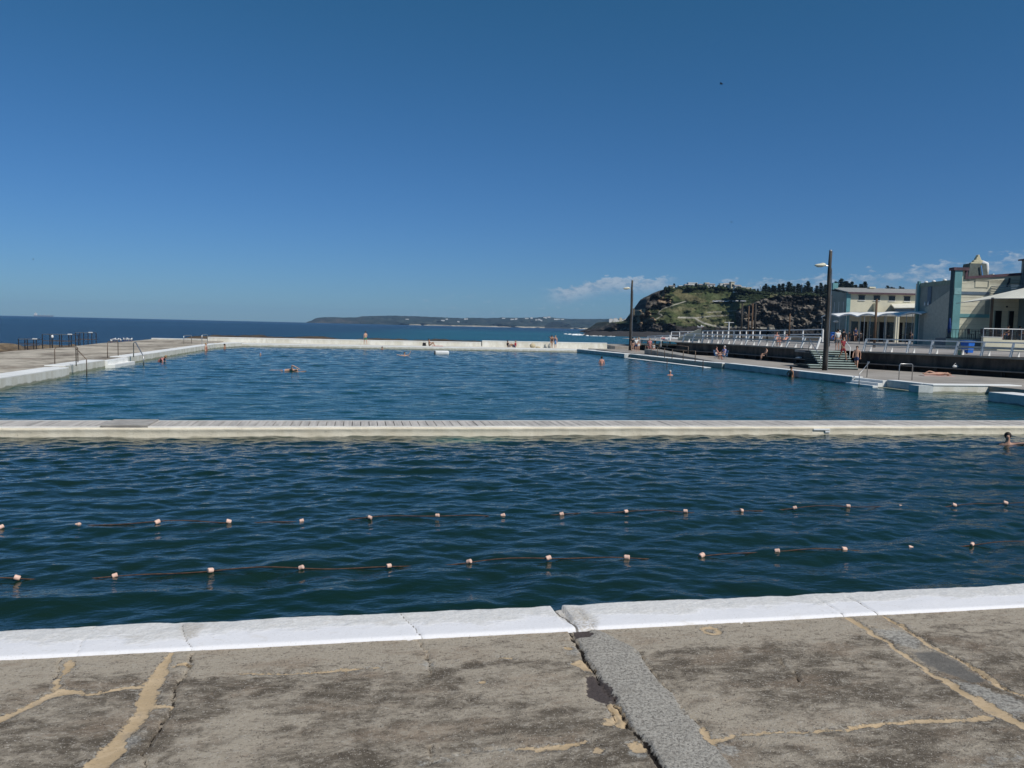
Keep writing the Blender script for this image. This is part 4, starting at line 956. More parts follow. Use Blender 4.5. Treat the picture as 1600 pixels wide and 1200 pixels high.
# ------------------------------------------------------------------ curved wing behind the corner
# ------------------------------------------------------------------ main pavilion with teal pilaster
D2 = 82; k2 = D2/FPX; TZ = 2.95
B2 = frm('main_pavilion', 1478, D2, TZ, 'tall cream pavilion with teal corner pilaster and maroon parapet', 'building')
def X2(px): return (px-1478)*k2
def H2(py, px=1490): return EYE+((526.5+(px-1478)*.0229)-py)/FPX*D2-TZ
LN = X2(1592)
WW = M('cream_block_wall', (.64, .61, .48), .85, .09, .7, .15)
MB().b2((X2(1495), 0, -1.6), (LN, 9, H2(437))).build('wall', WW, B2)
MB().b2((X2(1495)+.001, -.002, H2(437)), (X2(1503), .6, H2(424))).build('wall_step', WW, B2)
ms = M('cream_course', (.45, .43, .34), .85, .1)
crs = MB()
for i in range(1, 15):
    z = H2(437)-i*.46
    if z > .2: crs.b2((X2(1495)+.01, -.012, z), (LN-.05, .001, z+.022))
crs.build('block_courses', ms, B2)
MB().b2((.30, -.28, -1.6), (X2(1483.5), .4, H2(424))).build('pilaster_side', M('shaded_teal', (.045, .08, .09), .7, .15), B2)  # darker teal puts the shade of the pilaster's left side into its colour
MB().b2((X2(1483.5)+.002, -.32, -1.6), (X2(1495)-.002, .4, H2(424))).build('pilaster', TEAL, B2)
MB().b2((X2(1483.5)+.03, -.345, H2(461)), (X2(1495)-.03, -.322, H2(451))).build('pilaster_panel', M('light_teal', (.22, .40, .41), .7, .1), B2)
MB().b2((.18, -.42, H2(424)), (X2(1504), .55, H2(419.5))).build('pilaster_cap', PURPLE, B2)
MB().b2((X2(1501), -.14, H2(437)), (X2(1504.5), .5, H2(424)-.002)).build('step_trim', PURPLE, B2)
mb = MB(); za, zb = H2(437, 1503), H2(431, 1590)
mb.add([(X2(1504.6), -.14, za), (LN, -.14, zb), (LN, .4, zb), (X2(1504.6), .4, za), (X2(1504.6), -.14, za+.26), (LN, -.14, zb+.26), (LN, .4, zb+.26), (X2(1504.6), .4, za+.26)], [(0, 3, 2, 1), (4, 5, 6, 7), (0, 1, 5, 4), (1, 2, 6, 5), (2, 3, 7, 6), (3, 0, 4, 7)]); mb.build('parapet_trim', PURPLE, B2)
mb = MB(); mb.add([(X2(1504.6), -.0, za-.4), (LN, -.0, za-.4), (LN, 0, zb), (X2(1504.6), 0, za), (X2(1504.6), .38, za-.4), (LN, .38, za-.4), (LN, .38, zb), (X2(1504.6), .38, za)], [(0, 1, 2, 3), (7, 6, 5, 4), (3, 2, 6, 7), (1, 5, 6, 2), (0, 3, 7, 4)]); mb.build('parapet', WW, B2)
MB().b2((X2(1495)+.003, -.06, H2(460.5)), (X2(1541), -.014, H2(456))).build('upper_band', SLATEB, B2)
MB().b2((X2(1495)+.003, -.06, H2(496)), (X2(1543), -.014, H2(490.5))).build('lower_band', TEAL, B2)
wv = MB().b2((X2(1518), -.05, H2(449)), (X2(1538), -.012, H2(438.5))).build('blind_window', CREAM, B2)
mb = MB(); mb.b2((X2(1517.5), -.11, H2(438.5)), (X2(1538.5), -.051, H2(437.7))); mb.b2((X2(1538), -.11, H2(449)), (X2(1538.6), -.051, H2(438.5))); mb.build('window_trim', ms, wv)
wv = MB().b2((X2(1571), -.05, H2(447)), (X2(1586), -.012, H2(436))).build('plant_louvre', CREAM, B2)
mb = MB()
for z in (437, 441, 443): mb.b2((X2(1570.5), -.13, H2(z)), (X2(1586), -.051, H2(z-.7)))
mb.build('louvre_slats', ms, wv)
MB().tube([(X2(1570), -.1, H2(434)), (X2(1569.5), -.12, H2(440)), (X2(1567), -.15, H2(444)), (X2(1566), -.15, H2(447))], .09, 6).build('lamp_bracket', DARKST, B2)
SW_ = MB().b2((.45, .402, -1.6), (X2(1495)-.004, 6.9, 5.55)).build('side_wall', GREYGREEN, B2)  # grey green puts the shade of this sunless side into its colour
MB().b2((.38, .402, 5.552), (X2(1495)-.004, 7.0, 5.98)).build('side_parapet', M('green_band', (.25, .30, .24), .8, .15), SW_)
MB().b2((.37, 4.2, -1.6), (.449, 4.9, 5.5)).build('side_recess', SLATEB, SW_)  # raised slate strip stands in for the dark of a recess
MB().b2((.25, 6.6, -1.6), (.449, 7.02, 6.2)).build('side_end', TEAL, SW_)
for y_ in (2.2, 4.4, 6.0): MB().ell((.7, y_, 6.05), (.2, .2, .16)).build('roof_lamp', WHITE, SW_, smooth=True)
mb = MB(); pl_ = [(.402, -1.6), (5.2, -1.6), (5.2, 3.2), (.402, 4.9)]
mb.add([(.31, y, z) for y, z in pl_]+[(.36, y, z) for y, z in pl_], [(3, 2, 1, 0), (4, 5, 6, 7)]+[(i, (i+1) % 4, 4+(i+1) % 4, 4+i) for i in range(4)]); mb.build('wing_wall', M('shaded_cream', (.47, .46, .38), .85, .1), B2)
for y_ in (4.4, 5.1): MB().lathe((.24, y_, 3.5), [(.1, 0), (.09, .2), (.02, .4)], 8).build('finial', WHITE, B2)
# balcony over the doors
BX = X2(1543)
bc = MB().b2((BX, -3.3, H2(465)), (LN, -.002, H2(462))).build('balcony', M('balcony_slab', (.10, .11, .13), .8, .15), B2)
mb = MB()
for i in range(6):
    z = H2(461)+i*.17; mb.b2((BX+.02, -3.28, z), (LN, -3.22, z+.06)); mb.b2((BX, -3.2, z), (BX+.05, -.01, z+.06))
mb.build('balcony_rail', SLATEB, bc)
MB().b2((BX, -3.26, H2(450.2)), (BX+.05, -.01, H2(449.6))).build('balcony_handrail', SLATEB, bc)
MB().b2((BX-.5, -.02, H2(496)), (BX-.003, .005, H2(462))).build('recess_wall', GREYGREEN, B2)  # flat grey green panel, the shade of a recess put into its colour
for (c0, c1) in ((1552, 1562), (1573.5, 1581), (1594, 1604)):
    x0, x1 = X2(c0), min(X2(c1), LN)
    if x1 > x0: d_ = MB().b2((x0, -.05, .02), (x1, -.013, H2(484.5))).build('door', DARKIN, B2); MB().b2((x0-.09, -.07, .02), (x0-.002, -.014, H2(484))).build('frame', GREYGREEN, d_)
MB().ell((X2(1569), -.08, H2(478)), (.1, .08, .1)).build('wall_lamp', DARKST, B2)
# roof plant: tapered housing with scroll finial and a curved duct
rp = MB().box((X2(1526)+.4, 1.9, H2(421)), (2.0, 1.5, 1.35), taper=.84).build('roof_housing', M('dark_housing', (.10, .12, .11), .7, .2), B2)
fn = MB(); fz = H2(421)+.675; fx = X2(1526)+.55
pf_ = [(-.8, 0), (-.74, .12), (-.5, .16), (-.46, .34), (-.26, .42), (-.22, .62), (-.12, .72), (-.1, .86), (.0, .96), (.1, .86), (.12, .72), (.22, .62), (.26, .42), (.46, .34), (.5, .16), (.74, .12), (.8, 0)]
n_ = len(pf_); fn.add([(fx+a_, 1.5, fz+b_) for a_, b_ in pf_]+[(fx+a_, 1.95, fz+b_) for a_, b_ in pf_], [tuple(range(n_)), tuple(range(n_, 2*n_))[::-1]]+[(i, n_+i, n_+(i+1) % n_, (i+1) % n_) for i in range(n_)])
fn.build('finial', M('cream_finial', (.66, .6, .4), .7, .12), rp, bevel=.03)
MB().tube([(X2(1540), 1.6, H2(413)), (X2(1543), 1.6, H2(409)), (X2(1547), 1.6, H2(411)), (X2(1548), 1.6, H2(418)), (X2(1548), 1.6, H2(430))], [.2, .26, .28, .26, .24], 12).build('duct', WHITE, rp, smooth=True)
MB().bar((X2(1535), 1.1, H2(414)), (X2(1537.5), 1.0, H2(430)), .1, .1).build('ladder', C_BLUE, rp)
MB().b2((X2(1552), 2.2, H2(436)), (X2(1566), 4, H2(427))).build('roof_box', GREYGREEN, B2)
MB().b2((X2(1564), 2.1, H2(434)), (X2(1566), 4.05, H2(425))).build('roof_box_end', WHITE, B2)
# right block
B3 = frm('end_pavilion', 1588, D2-.02, TZ, 'grey ribbed end block with maroon parapet and a roof mast at the right frame edge', 'building')
Z3 = EYE+(529-409)/FPX*D2-TZ
MB().b2((0, -9, -1.6), (9, -.02, Z3)).build('upper_wall', M('ribbed_grey', (.23, .28, .28), .7, .12, 1.2, .3, stretch=(6, 1, .3)), B3)
MB().b2((-.04, -3.2, .1), (-.003, -2.2, 2.4)).build('door', DARKIN, B3)
mb = MB()
for i in range(14): mb.b2((-.07, -.5-i*.6, H2(462)), (-.002, -.4-i*.6, Z3))
mb.build('ribs', M('rib', (.14, .17, .18), .7), B3)
MB().b2((-.25, -9.2, Z3), (9.2, .2, Z3+.14)).build('parapet_trim', PURPLE, B3)
MB().tube([(.25, -.3, Z3+.1), (.25, -.3, Z3+1.25)], .06, 6).build('mast', PURPLE, B3)
# terrace and its front walls
tp = [onz(1478, 79, TZ), onz(1533, 79, TZ), onz(1533, 70, TZ), onz(1640, 70, TZ), onz(1700, 100, TZ), onz(1478, 96, TZ)]
TC = M('terrace_wall', (.60, .57, .44), .85, .1, .5, .1)
tr = MB().prism([(p.x, p.y) for p in tp], 1.2, TZ-.01); struct(tr.build('terrace', TC))
# low wall in shade left of it
p0 = onz(1462, 82, 2.4); p1 = onz(1533, 78.5, 2.4)
o = thing('terrace_wall', p0, 'low grey wall below the teal pilaster behind the blue bin', 'wall')
kid(MB().bar(p0, p1, .3, 1.1).build('wall', M('grey_wall', (.22, .24, .25), .85, .12), ), o)
kid(MB().bar(p0+Vector((0, 0, .57)), p1+Vector((0, 0, .57)), .36, .05).build('cap', CONC), o)
p0 = onz(1533, 69.6, 0); p1 = onz(1562, 69.6, 0)
o = thing('planter_wall', (p0.x, p0.y, 2), 'raised cream wall block on the terrace front beside the timber post', 'wall')
kid(MB().b2((0, 0, 0), ((p1-p0).length, .3, .9)).build('wall', TC), o) ; ch = o.children[0]; ch.matrix_parent_inverse = Matrix.Identity(4); o.rotation_euler[2] = YAW; o.location.z = 2.25
MB().b2((-.03, -.03, .9), ((p1-p0).length+.03, .33, .94)).build('cap', CAPW, o)
# terrace fence with white handrail, thin black fence at left
a = onz(1536, 70.3, TZ); b = onz(1640, 70.3, TZ)
o = thing('terrace_fence', a, 'white topped fence along the raised cafe terrace', 'fence')
kid(MB().bar(a+Vector((0, 0, .96)), b+Vector((0, 0, .96)), .08, .07).build('top_rail', WHITE), o)
for i in range(8): q = a.lerp(b, i/7); kid(MB().bar(q, q+Vector((0, 0, .93)), .05, .05).build('post', STEEL), o)
mb = MB()
for i in range(60): q = a.lerp(b, i/59); mb.bar(q+Vector((0, 0, .08)), q+Vector((0, 0, .9)), .02, .02)
kid(mb.build('balusters', DARKST), o)
a = onz(1478, 80, TZ); b = onz(1533, 79.2, TZ)
o = thing('terrace_fence', a, 'thin black metal fence in front of the teal pilaster', 'fence')
for z in (.9, .1): kid(MB().bar(a+Vector((0, 0, z)), b+Vector((0, 0, z)), .035, .035).build('rail', DARKST), o)
for i in range(12): q = a.lerp(b, i/11); kid(MB().bar(q, q+Vector((0, 0, .9)), .025, .025).build('post', DARKST), o)
# shadow of a furled umbrella on the pilaster, built as a dark blue solid
p = onz(1482.5, 80.4, TZ); o = thing('umbrella_shadow', p, 'dark blue umbrella shaped solid standing in for a shadow on the teal pilaster', 'shadow stand-in')
MB().lathe((0, 0, 0), [(.05, .5), (.13, .62), (.18, 1.1), (.13, 1.6), (.04, 2.05)], 10).build('shadow_leaf', M('shadow_navy', (.01, .04, .16), .8), o, smooth=True)
MB().tube([(0, 0, 0), (0, 0, 2.1)], .03, 6).build('pole', DARKST, o); MB().lathe((0, 0, 0), [(.25, 0), (.22, .08), (.05, .1)], 10).build('base', DARKST, o)
# cream shade sail
o = thing('shade_sail', onz(1551, 73.5, 2.2), 'large cream shade sail stretched from the timber post over the terrace', 'shade sail')
c1 = at(1494, 474, 79); c2 = at(1553, 466.5, 73.6); c3 = at(1680, 432, 76); c4 = at(1660, 466, 70.5); 
nu = 24; Xs = np.zeros((nu, nu)); Ys = Xs.copy(); Zs = Xs.copy()
e1 = at(1494, 474, 79.2)
for i in range(nu):
    for j in range(nu):
        u, v = i/(nu-1), j/(nu-1)
        top = c1.lerp(c3, u); bot = e1.lerp(c2, u*2) if u < .5 else c2.lerp(c4, (u-.5)*2)
        q = top.lerp(bot, v); q = q+Vector((0, 0, -.35*sin(pi*u)*sin(pi*v)*.6)); Xs[i, j], Ys[i, j], Zs[i, j] = q
kid(grid('canvas', Xs, Ys, Zs, SAILC), o); kid(grid('lining', Xs, Ys, Zs-.02, SAILC), o)
kid(MB().tube([c1, c2, c4], .03, 6).build('edge_cable', STEEL), o)
# tables and chairs on the terrace and under the awning
def table(p, label, grp='cafe tables'):
    o = thing('cafe_table', p, label, 'table', grp)
    MB().lathe((0, 0, 0), [(.42, .72), (.43, .74), (.42, .76)], 14).build('top', M('dark_table', (.05, .04, .035), .5), o)
    MB().tube([(0, 0, .02), (0, 0, .72)], .035, 8).build('leg', DARKST, o); MB().lathe((0, 0, 0), [(.24, 0), (.22, .03), (.04, .05)], 12).build('foot', DARKST, o); return o
def chair(p, rz, label, grp='cafe chairs'):
    o = thing('cafe_chair', p, label, 'chair', grp, rz)
    CH = M('dark_chair', (.04, .032, .03), .6)
    MB().box((0, 0, .45), (.42, .42, .04)).build('seat', CH, o); MB().box((0, .2, .72), (.42, .03, .46), rx=-.1).build('backrest', CH, o)
    for sx in (-.18, .18):
        for sy in (-.18, .18): MB().bar((sx, sy, 0), (sx, sy, .43), .03, .03).build('leg', CH, o)
    return o

# ------------------------------------------------------------------ people
SKQ = []
def skin_obj(name, verts, edges, radii, mat, parent, root=0, sub=1, extra=None):
    me = bpy.data.meshes.new(name); me.from_pydata([tuple(v) for v in verts], edges, [])
    o = bpy.data.objects.new(name, me); COL.objects.link(o)
    md = o.modifiers.new('skin', 'SKIN'); md.use_smooth_shade = True
    sv = me.skin_vertices[0].data if me.skin_vertices else None
    if sv is None:
        bm = bmesh.new(); bm.from_mesh(me); bm.verts.layers.skin.verify(); bm.to_mesh(me); bm.free(); sv = me.skin_vertices[0].data
    for i, r in enumerate(radii): sv[i].radius = (r, r) if not isinstance(r, tuple) else r; sv[i].use_root = (i == root)
    s2 = o.modifiers.new('sub', 'SUBSURF'); s2.levels = sub; s2.render_levels = sub
    o.parent = parent; me.materials.append(mat); SKQ.append((o, extra)); return o
POSES = {}
def V(*a): return Vector(a)
def base_pose():
    return dict(pel=V(0, 0, .95), wai=V(0, 0, 1.10), che=V(0, .01, 1.30), nec=V(0, 0, 1.48), chin=V(0, .02, 1.55), hea=V(0, .02, 1.64), top=V(0, .01, 1.71), nose=V(0, .105, 1.615),
        sL=V(-.18, 0, 1.42), sR=V(.18, 0, 1.42), eL=V(-.24, -.02, 1.14), eR=V(.24, -.02, 1.14), wL=V(-.25, .05, .90), wR=V(.25, .05, .90), hL=V(-.25, .08, .80), hR=V(.25, .08, .80),
        pL=V(-.09, 0, .90), pR=V(.09, 0, .90), kL=V(-.10, .02, .49), kR=V(.10, .02, .49), aL=V(-.10, 0, .08), aR=V(.10, 0, .08), tL=V(-.11, .15, .03), tR=V(.11, .15, .03))
def pose(kind):
    P = base_pose()
    if kind == 'stand': pass
    elif kind == 'walk':
        P.update(kL=V(-.10, .20, .52), aL=V(-.10, .26, .09), tL=V(-.10, .40, .05), kR=V(.10, -.06, .50), aR=V(.10, -.34, .13), tR=V(.10, -.24, .03),
                 eL=V(-.24, -.12, 1.16), wL=V(-.24, -.10, .92), hL=V(-.24, -.06, .83), eR=V(.24, .08, 1.15), wR=V(.22, .26, .98), hR=V(.21, .33, .92))
    elif kind == 'hip':
        P.update(eL=V(-.36, -.06, 1.18), wL=V(-.2, .06, 1.02), hL=V(-.15, .1, 1.0))
    elif kind in ('sit', 'chair'):
        dz = -.83 if kind == 'sit' else -.45
        up = ('pel wai che nec chin hea top nose sL sR eL eR wL wR hL hR pL pR').split()
        for k_ in up: P[k_] = P[k_]+V(0, -.02, dz)
        for k_ in ('wai', 'che', 'nec', 'chin', 'hea', 'top', 'nose', 'sL', 'sR'): P[k_] = P[k_]+V(0, -.06, -.02)
        if kind == 'sit':
            P.update(kL=V(-.14, .42, .42), kR=V(.14, .42, .42), aL=V(-.12, .62, .07), aR=V(.12, .62, .07), tL=V(-.13, .76, .03), tR=V(.13, .76, .03),
                     eL=V(-.26, .10, .38), eR=V(.26, .10, .38), wL=V(-.16, .34, .44), wR=V(.16, .34, .44), hL=V(-.12, .42, .45), hR=V(.12, .42, .45))
        else:
            P.update(kL=V(-.12, .42, .50), kR=V(.12, .42, .50), aL=V(-.12, .44, .08), aR=V(.12, .44, .08), tL=V(-.13, .58, .03), tR=V(.13, .58, .03),
                     eL=V(-.26, .05, .74), eR=V(.26, .05, .74), wL=V(-.16, .28, .62), wR=V(.16, .28, .62), hL=V(-.12, .36, .6), hR=V(.12, .36, .6))
    elif kind == 'recline':
        P.update(pel=V(0, 0, .12), wai=V(0, -.14, .2), che=V(0, -.30, .36), nec=V(0, -.40, .52), chin=V(0, -.40, .60), hea=V(0, -.42, .70), top=V(0, -.44, .78), nose=V(0, -.32, .68),
                 sL=V(-.18, -.38, .47), sR=V(.18, -.38, .47), eL=V(-.24, -.55, .26), eR=V(.24, -.55, .26), wL=V(-.22, -.58, .06), wR=V(.22, -.58, .06), hL=V(-.22, -.52, .03), hR=V(.22, -.52, .03),
                 pL=V(-.09, .05, .12), pR=V(.09, .05, .12), kL=V(-.12, .46, .30), kR=V(.12, .48, .12), aL=V(-.12, .80, .08), aR=V(.12, .90, .07), tL=V(-.12, .94, .12), tR=V(.12, .96, .2))
    elif kind == 'lie':
        P.update(pel=V(0, 0, .13), wai=V(0, -.16, .13), che=V(0, -.36, .14), nec=V(0, -.54, .15), chin=V(0, -.60, .15), hea=V(.02, -.70, .14), top=V(.03, -.78, .14), nose=V(.02, -.66, .25),
                 sL=V(-.18, -.48, .13), sR=V(.18, -.48, .13), eL=V(-.34, -.62, .12), eR=V(.34, -.66, .18), wL=V(-.22, -.80, .08), wR=V(.14, -.84, .15), hL=V(-.14, -.85, .08), hR=V(.06, -.86, .15),
                 pL=V(-.09, .05, .13), pR=V(.09, .05, .13), kL=V(-.11, .46, .12), kR=V(.14, .44, .28), aL=V(-.10, .86, .08), aR=V(.12, .80, .10), tL=V(-.12, .94, .16), tR=V(.14, .9, .16))
    elif kind == 'bend':
        P.update(che=V(0, .16, 1.22), nec=V(0, .32, 1.32), chin=V(0, .38, 1.34), hea=V(0, .46, 1.38), top=V(0, .52, 1.43), nose=V(0, .54, 1.33),
                 sL=V(-.18, .27, 1.28), sR=V(.18, .27, 1.28), eL=V(-.20, .36, 1.0), eR=V(.20, .36, 1.0), wL=V(-.16, .46, .78), wR=V(.16, .46, .78), hL=V(-.14, .5, .7), hR=V(.14, .5, .7), pel=V(0, -.06, .94), pL=V(-.09, -.05, .9), pR=V(.09, -.05, .9))
    elif kind == 'crawl':     # front crawl, heading +y, body at the surface, right arm over the top
        P.update(pel=V(0, -.75, -.04), wai=V(0, -.58, -.03), che=V(0, -.36, -.01), nec=V(0, -.12, .02), chin=V(.05, -.04, .00), hea=V(.06, .05, .04), top=V(.03, .13, .06), nose=V(.16, .03, .02),
                 sL=V(-.18, -.18, -.02), sR=V(.18, -.22, .06), eL=V(-.16, .12, -.10), wL=V(-.12, .40, -.06), hL=V(-.1, .52, -.06), eR=V(.30, -.20, .34), wR=V(.24, .10, .20), hR=V(.22, .24, .10),
                 pL=V(-.09, -.80, -.06), pR=V(.09, -.80, -.04), kL=V(-.1, -1.22, -.06), kR=V(.1, -1.2, -.12), aL=V(-.1, -1.62, -.04), aR=V(.1, -1.6, -.16), tL=V(-.1, -1.78, -.06), tR=V(.1, -1.76, -.2))
    elif kind == 'armsup':
        P.update(eL=V(-.42, .0, 1.46), eR=V(.42, .0, 1.40), wL=V(-.56, .02, 1.70), wR=V(.62, .06, 1.48), hL=V(-.6, .04, 1.80), hR=V(.72, .08, 1.5))
    elif kind == 'reach':     # upright in water, one arm stretched along the surface to the right
        P.update(eL=V(-.46, .10, 1.48), wL=V(-.72, .14, 1.50), hL=V(-.82, .15, 1.49), eR=V(.28, .05, 1.15), wR=V(.22, .28, 1.1), hR=V(.2, .38, 1.1))
    return P
EDG = [('pel', 'wai'), ('wai', 'che'), ('che', 'nec'), ('nec', 'chin'), ('chin', 'hea'), ('hea', 'top'), ('hea', 'nose'), ('che', 'sL'), ('che', 'sR'), ('sL', 'eL'), ('sR', 'eR'), ('eL', 'wL'), ('eR', 'wR'), ('wL', 'hL'), ('wR', 'hR'),
       ('pel', 'pL'), ('pel', 'pR'), ('pL', 'kL'), ('pR', 'kR'), ('kL', 'aL'), ('kR', 'aR'), ('aL', 'tL'), ('aR', 'tR')]
RAD = dict(pel=.125, wai=.115, che=.135, nec=.055, chin=.062, hea=.088, top=.06, nose=.018, sL=.062, sR=.062, eL=.042, eR=.042, wL=.028, wR=.028, hL=.036, hR=.036, pL=.088, pR=.088, kL=.056, kR=.056, aL=.036, aR=.036, tL=.03, tR=.03)
def person(loc, rz, kind, label, skin=SKINL, hair=HAIRD, wear=(), group=None, s=1.0, longhair=False, hat=None, zoff=0.0, bulk=1.0):
    P = pose(kind); o = thing('person', loc, label, 'person', group, rz); o.scale = (s, s, s)
    for k_ in P: P[k_] = P[k_]+V(0, 0, zoff)
    ks = list(P.keys()); ix = {k_: i for i, k_ in enumerate(ks)}
    fing = MB()
    for sd in ('L', 'R'):
        h = P['h'+sd]; d = (h-P['w'+sd]).normalized(); a = d.cross(V(0, 1, .2)).normalized()
        if a.length < .1: a = V(1, 0, 0)
        n_ = a.cross(d)
        for i, (off, ln) in enumerate(((-.027, .062), (-.009, .075), (.010, .072), (.028, .055))):
            b0 = h+a*off; fing.tube([b0, b0+d*ln*.6+n_*.008, b0+d*ln+n_*.03], [.010, .009, .007], 5)
        b0 = h-d*.02-a*.02; fing.tube([b0, b0-a*.035+d*.02, b0-a*.04+d*.055], [.012, .010, .008], 5)
    rd = [RAD[k_]*(bulk if k_ in ('pel', 'wai', 'che', 'pL', 'pR') else 1) for k_ in ks]
    rd = [(r*1.0, r*1.0) for r in rd]
    skin_obj('body', [P[k_] for k_ in ks], [(ix[a], ix[b]) for a, b in EDG], rd, skin, o, ix['pel'], 1, fing)
    up = (P['top']-P['chin']).normalized(); fwd = (P['nose']-P['hea']); fwd = (fwd-up*fwd.dot(up)).normalized(); rt = fwd.cross(up)
    Rm = Matrix((rt, fwd, up)).transposed()
    if hair is not None:
        hm = MB(); hm.ell(P['hea']+up*.034-fwd*.046, (.096, .096, .104), 12, 8, Rm)
        if longhair: hm.ell(P['hea']-fwd*.07-up*.10, (.085, .05, .17), 10, 7, Rm)
        hm.build('hair', hair, o, smooth=True)
    e_ = MB(); 
    for sx in (-1, 1): e_.ell(P['hea']+rt*sx*.032+fwd*.082+up*.0, (.012, .008, .009), 6, 4, Rm)
    e_.build('eyes', HAIRD, o)
    if hat is not None:
        hm = MB(); hm.ell(P['hea']+up*.06-fwd*.015, (.108, .118, .095), 12, 8, Rm); hm.ell(P['hea']+up*.045+fwd*.04, (.15, .17, .012), 14, 5, Rm); hm.build('hat', hat, o, smooth=True)
    for gk, gm in wear:
        g = 1.0
        if gk in ('shorts', 'briefs', 'trunks'):
            f = {'shorts': .72, 'briefs': .12, 'trunks': .45}[gk]
            vs = [P['pel'], P['pel'].lerp(P['wai'], .55), P['pL'], P['pR'], P['pL'].lerp(P['kL'], f), P['pR'].lerp(P['kR'], f)]
            skin_obj(gk if gk != 'briefs' else 'swimwear', vs, [(0, 1), (0, 2), (0, 3), (2, 4), (3, 5)], [.142*bulk, .132*bulk, .105*bulk, .105*bulk, .088, .088], gm, o)
        elif gk in ('shirt', 'tank'):
            f = .55 if gk == 'shirt' else .08
            vs = [P['pel'].lerp(P['wai'], .3), P['wai'], P['che'], P['sL'], P['sR'], P['sL'].lerp(P['eL'], f), P['sR'].lerp(P['eR'], f), P['nec'].lerp(P['che'], .35)]
            skin_obj('shirt', vs, [(0, 1), (1, 2), (2, 3), (2, 4), (3, 5), (4, 6), (2, 7)], [.145*bulk, .138*bulk, .155*bulk, .078, .078, .064, .064, .075], gm, o)
        elif gk == 'suit':
            vs = [P['pel'], P['wai'], P['che'], P['pL'], P['pR'], P['che'].lerp(P['nec'], .4)]
            skin_obj('swimsuit', vs, [(0, 1), (1, 2), (0, 3), (0, 4), (2, 5)], [.138*bulk, .125*bulk, .147*bulk, .10, .10, .08], gm, o)
        elif gk == 'dress':
            vs = [P['che'].lerp(P['nec'], .3), P['che'], P['wai'], P['pel'], (P['pL']+P['pR'])/2*.5+(P['kL']+P['kR'])/2*.5]
            skin_obj('dress', vs, [(0, 1), (1, 2), (2, 3), (3, 4)], [.08, .15, .135, .165, .2], gm, o)
        elif gk == 'towel':
            vs = [P['wai'], P['pel'], (P['kL']+P['kR'])/2]
            skin_obj('towel', vs, [(0, 1), (1, 2)], [.14, .16, .17], gm, o)
    return o
def foot(px, py, z): p = gz(px, py, z); return (p.x, p.y, z)
SW = 'swimmers in the pools'; WA = 'people on the far ledge'; RP = 'people on the right deck and promenade'; CAF = 'people at the cafe'
TOCAM = pi+YAW; AWAY = YAW; RIGHT = YAW-pi/2; LEFT = YAW+pi/2
def water_p(px, py, zh=None): p = gz(px, py, 0); return (p.x, p.y, 0)
# swimmers
person(water_p(1574, 694), TOCAM-.45, 'reach', 'nearest swimmer, dark haired with sunglasses, arm stretched along the water by the frame edge', SKINL, HAIRD, [('suit', C_BLACK)], SW, zoff=-1.415)
person(water_p(463, 580), RIGHT, 'crawl', 'swimmer doing front crawl with one bent arm over the open water', SKINL, None, [('briefs', C_BLUE)], SW, hat=None, zoff=.05)
person(water_p(407, 555), TOCAM, 'stand', 'swimmer in a light blue cap, only the head showing', SKINL, C_BLUE, [], SW, zoff=-1.45)
person(water_p(597, 546), TOCAM, 'stand', 'dark haired head of a swimmer close to the far ledge', SKINT, HAIRD, [], SW, zoff=-1.40)
person(water_p(632, 556), TOCAM+.3, 'armsup', 'swimmer throwing both arms up beside the white pontoon', SKINL, HAIRD, [], SW, zoff=-1.38)
person(water_p(940, 568), AWAY, 'stand', 'broad bare shouldered bather standing in the pool below the distant lamp pole', SKINP, HAIRD, [('trunks', C_NAVY)], SW, zoff=-1.12, bulk=1.15)
person(water_p(1047, 586), TOCAM, 'stand', 'swimmer with pale cap and dark goggles in front of the ramp', SKINP, HAIRG, [], SW, zoff=-1.42)
person((30.15, 51.6, 0), RIGHT+.4, 'hip', 'bather holding on to the right pool wall by the lamp pole', SKINT, HAIRD, [('suit', C_BLACK)], SW, zoff=-.98)
person(water_p(249, 565), RIGHT, 'bend', 'sunburnt bather bent over in the water by the left wall', SKINP, HAIRB, [('shirt', C_PINK)], SW, zoff=-1.05)
person((-14.9, 84, 0), RIGHT, 'hip', 'bather standing against the far left wall, left of two', SKINL, HAIRB, [('suit', C_MAROON)], SW, zoff=-.95)
person((-14.2, 91, 0), RIGHT, 'stand', 'dark haired bather at the far left wall, right of two', SKINT, HAIRD, [('trunks', C_NAVY)], SW, zoff=-1.2)
# far ledge
person(foot(571, 538.5, .34), AWAY+.5, 'walk', 'bare chested person in green shorts walking on the far ledge', SKINL, HAIRD, [('shorts', C_GREEN)], WA)
person((9.4, 106.6, .30), RIGHT, 'sit', 'tanned sunbather sitting by a dark bag on the far ledge, alone', SKINT, HAIRD, [('briefs', C_BLACK)], WA, s=1.08)
person((20.2, 107.3, .30), RIGHT+.3, 'sit', 'person in black sitting on the far ledge next to the one in red', SKINL, HAIRD, [('shirt', C_BLACK), ('shorts', C_GREY)], WA, s=1.05)
person((21.1, 107.1, .30), LEFT-.2, 'sit', 'person in a bright red top sitting on the far ledge', SKINL, HAIRB, [('shirt', C_RED), ('shorts', C_NAVY)], WA, s=1.05, bulk=1.15)
person((26.3, 107.2, .30), TOCAM+.4, 'stand', 'standing person in black swimsuit on the far ledge, left of a pair', SKINT, HAIRD, [('suit', C_BLACK)], WA, longhair=True)
person((26.85, 107.3, .30), TOCAM-.3, 'stand', 'standing person wrapped in a pale blue towel on the far ledge', SKINL, HAIRB, [('suit', C_NAVY), ('towel', C_BLUE)], WA)
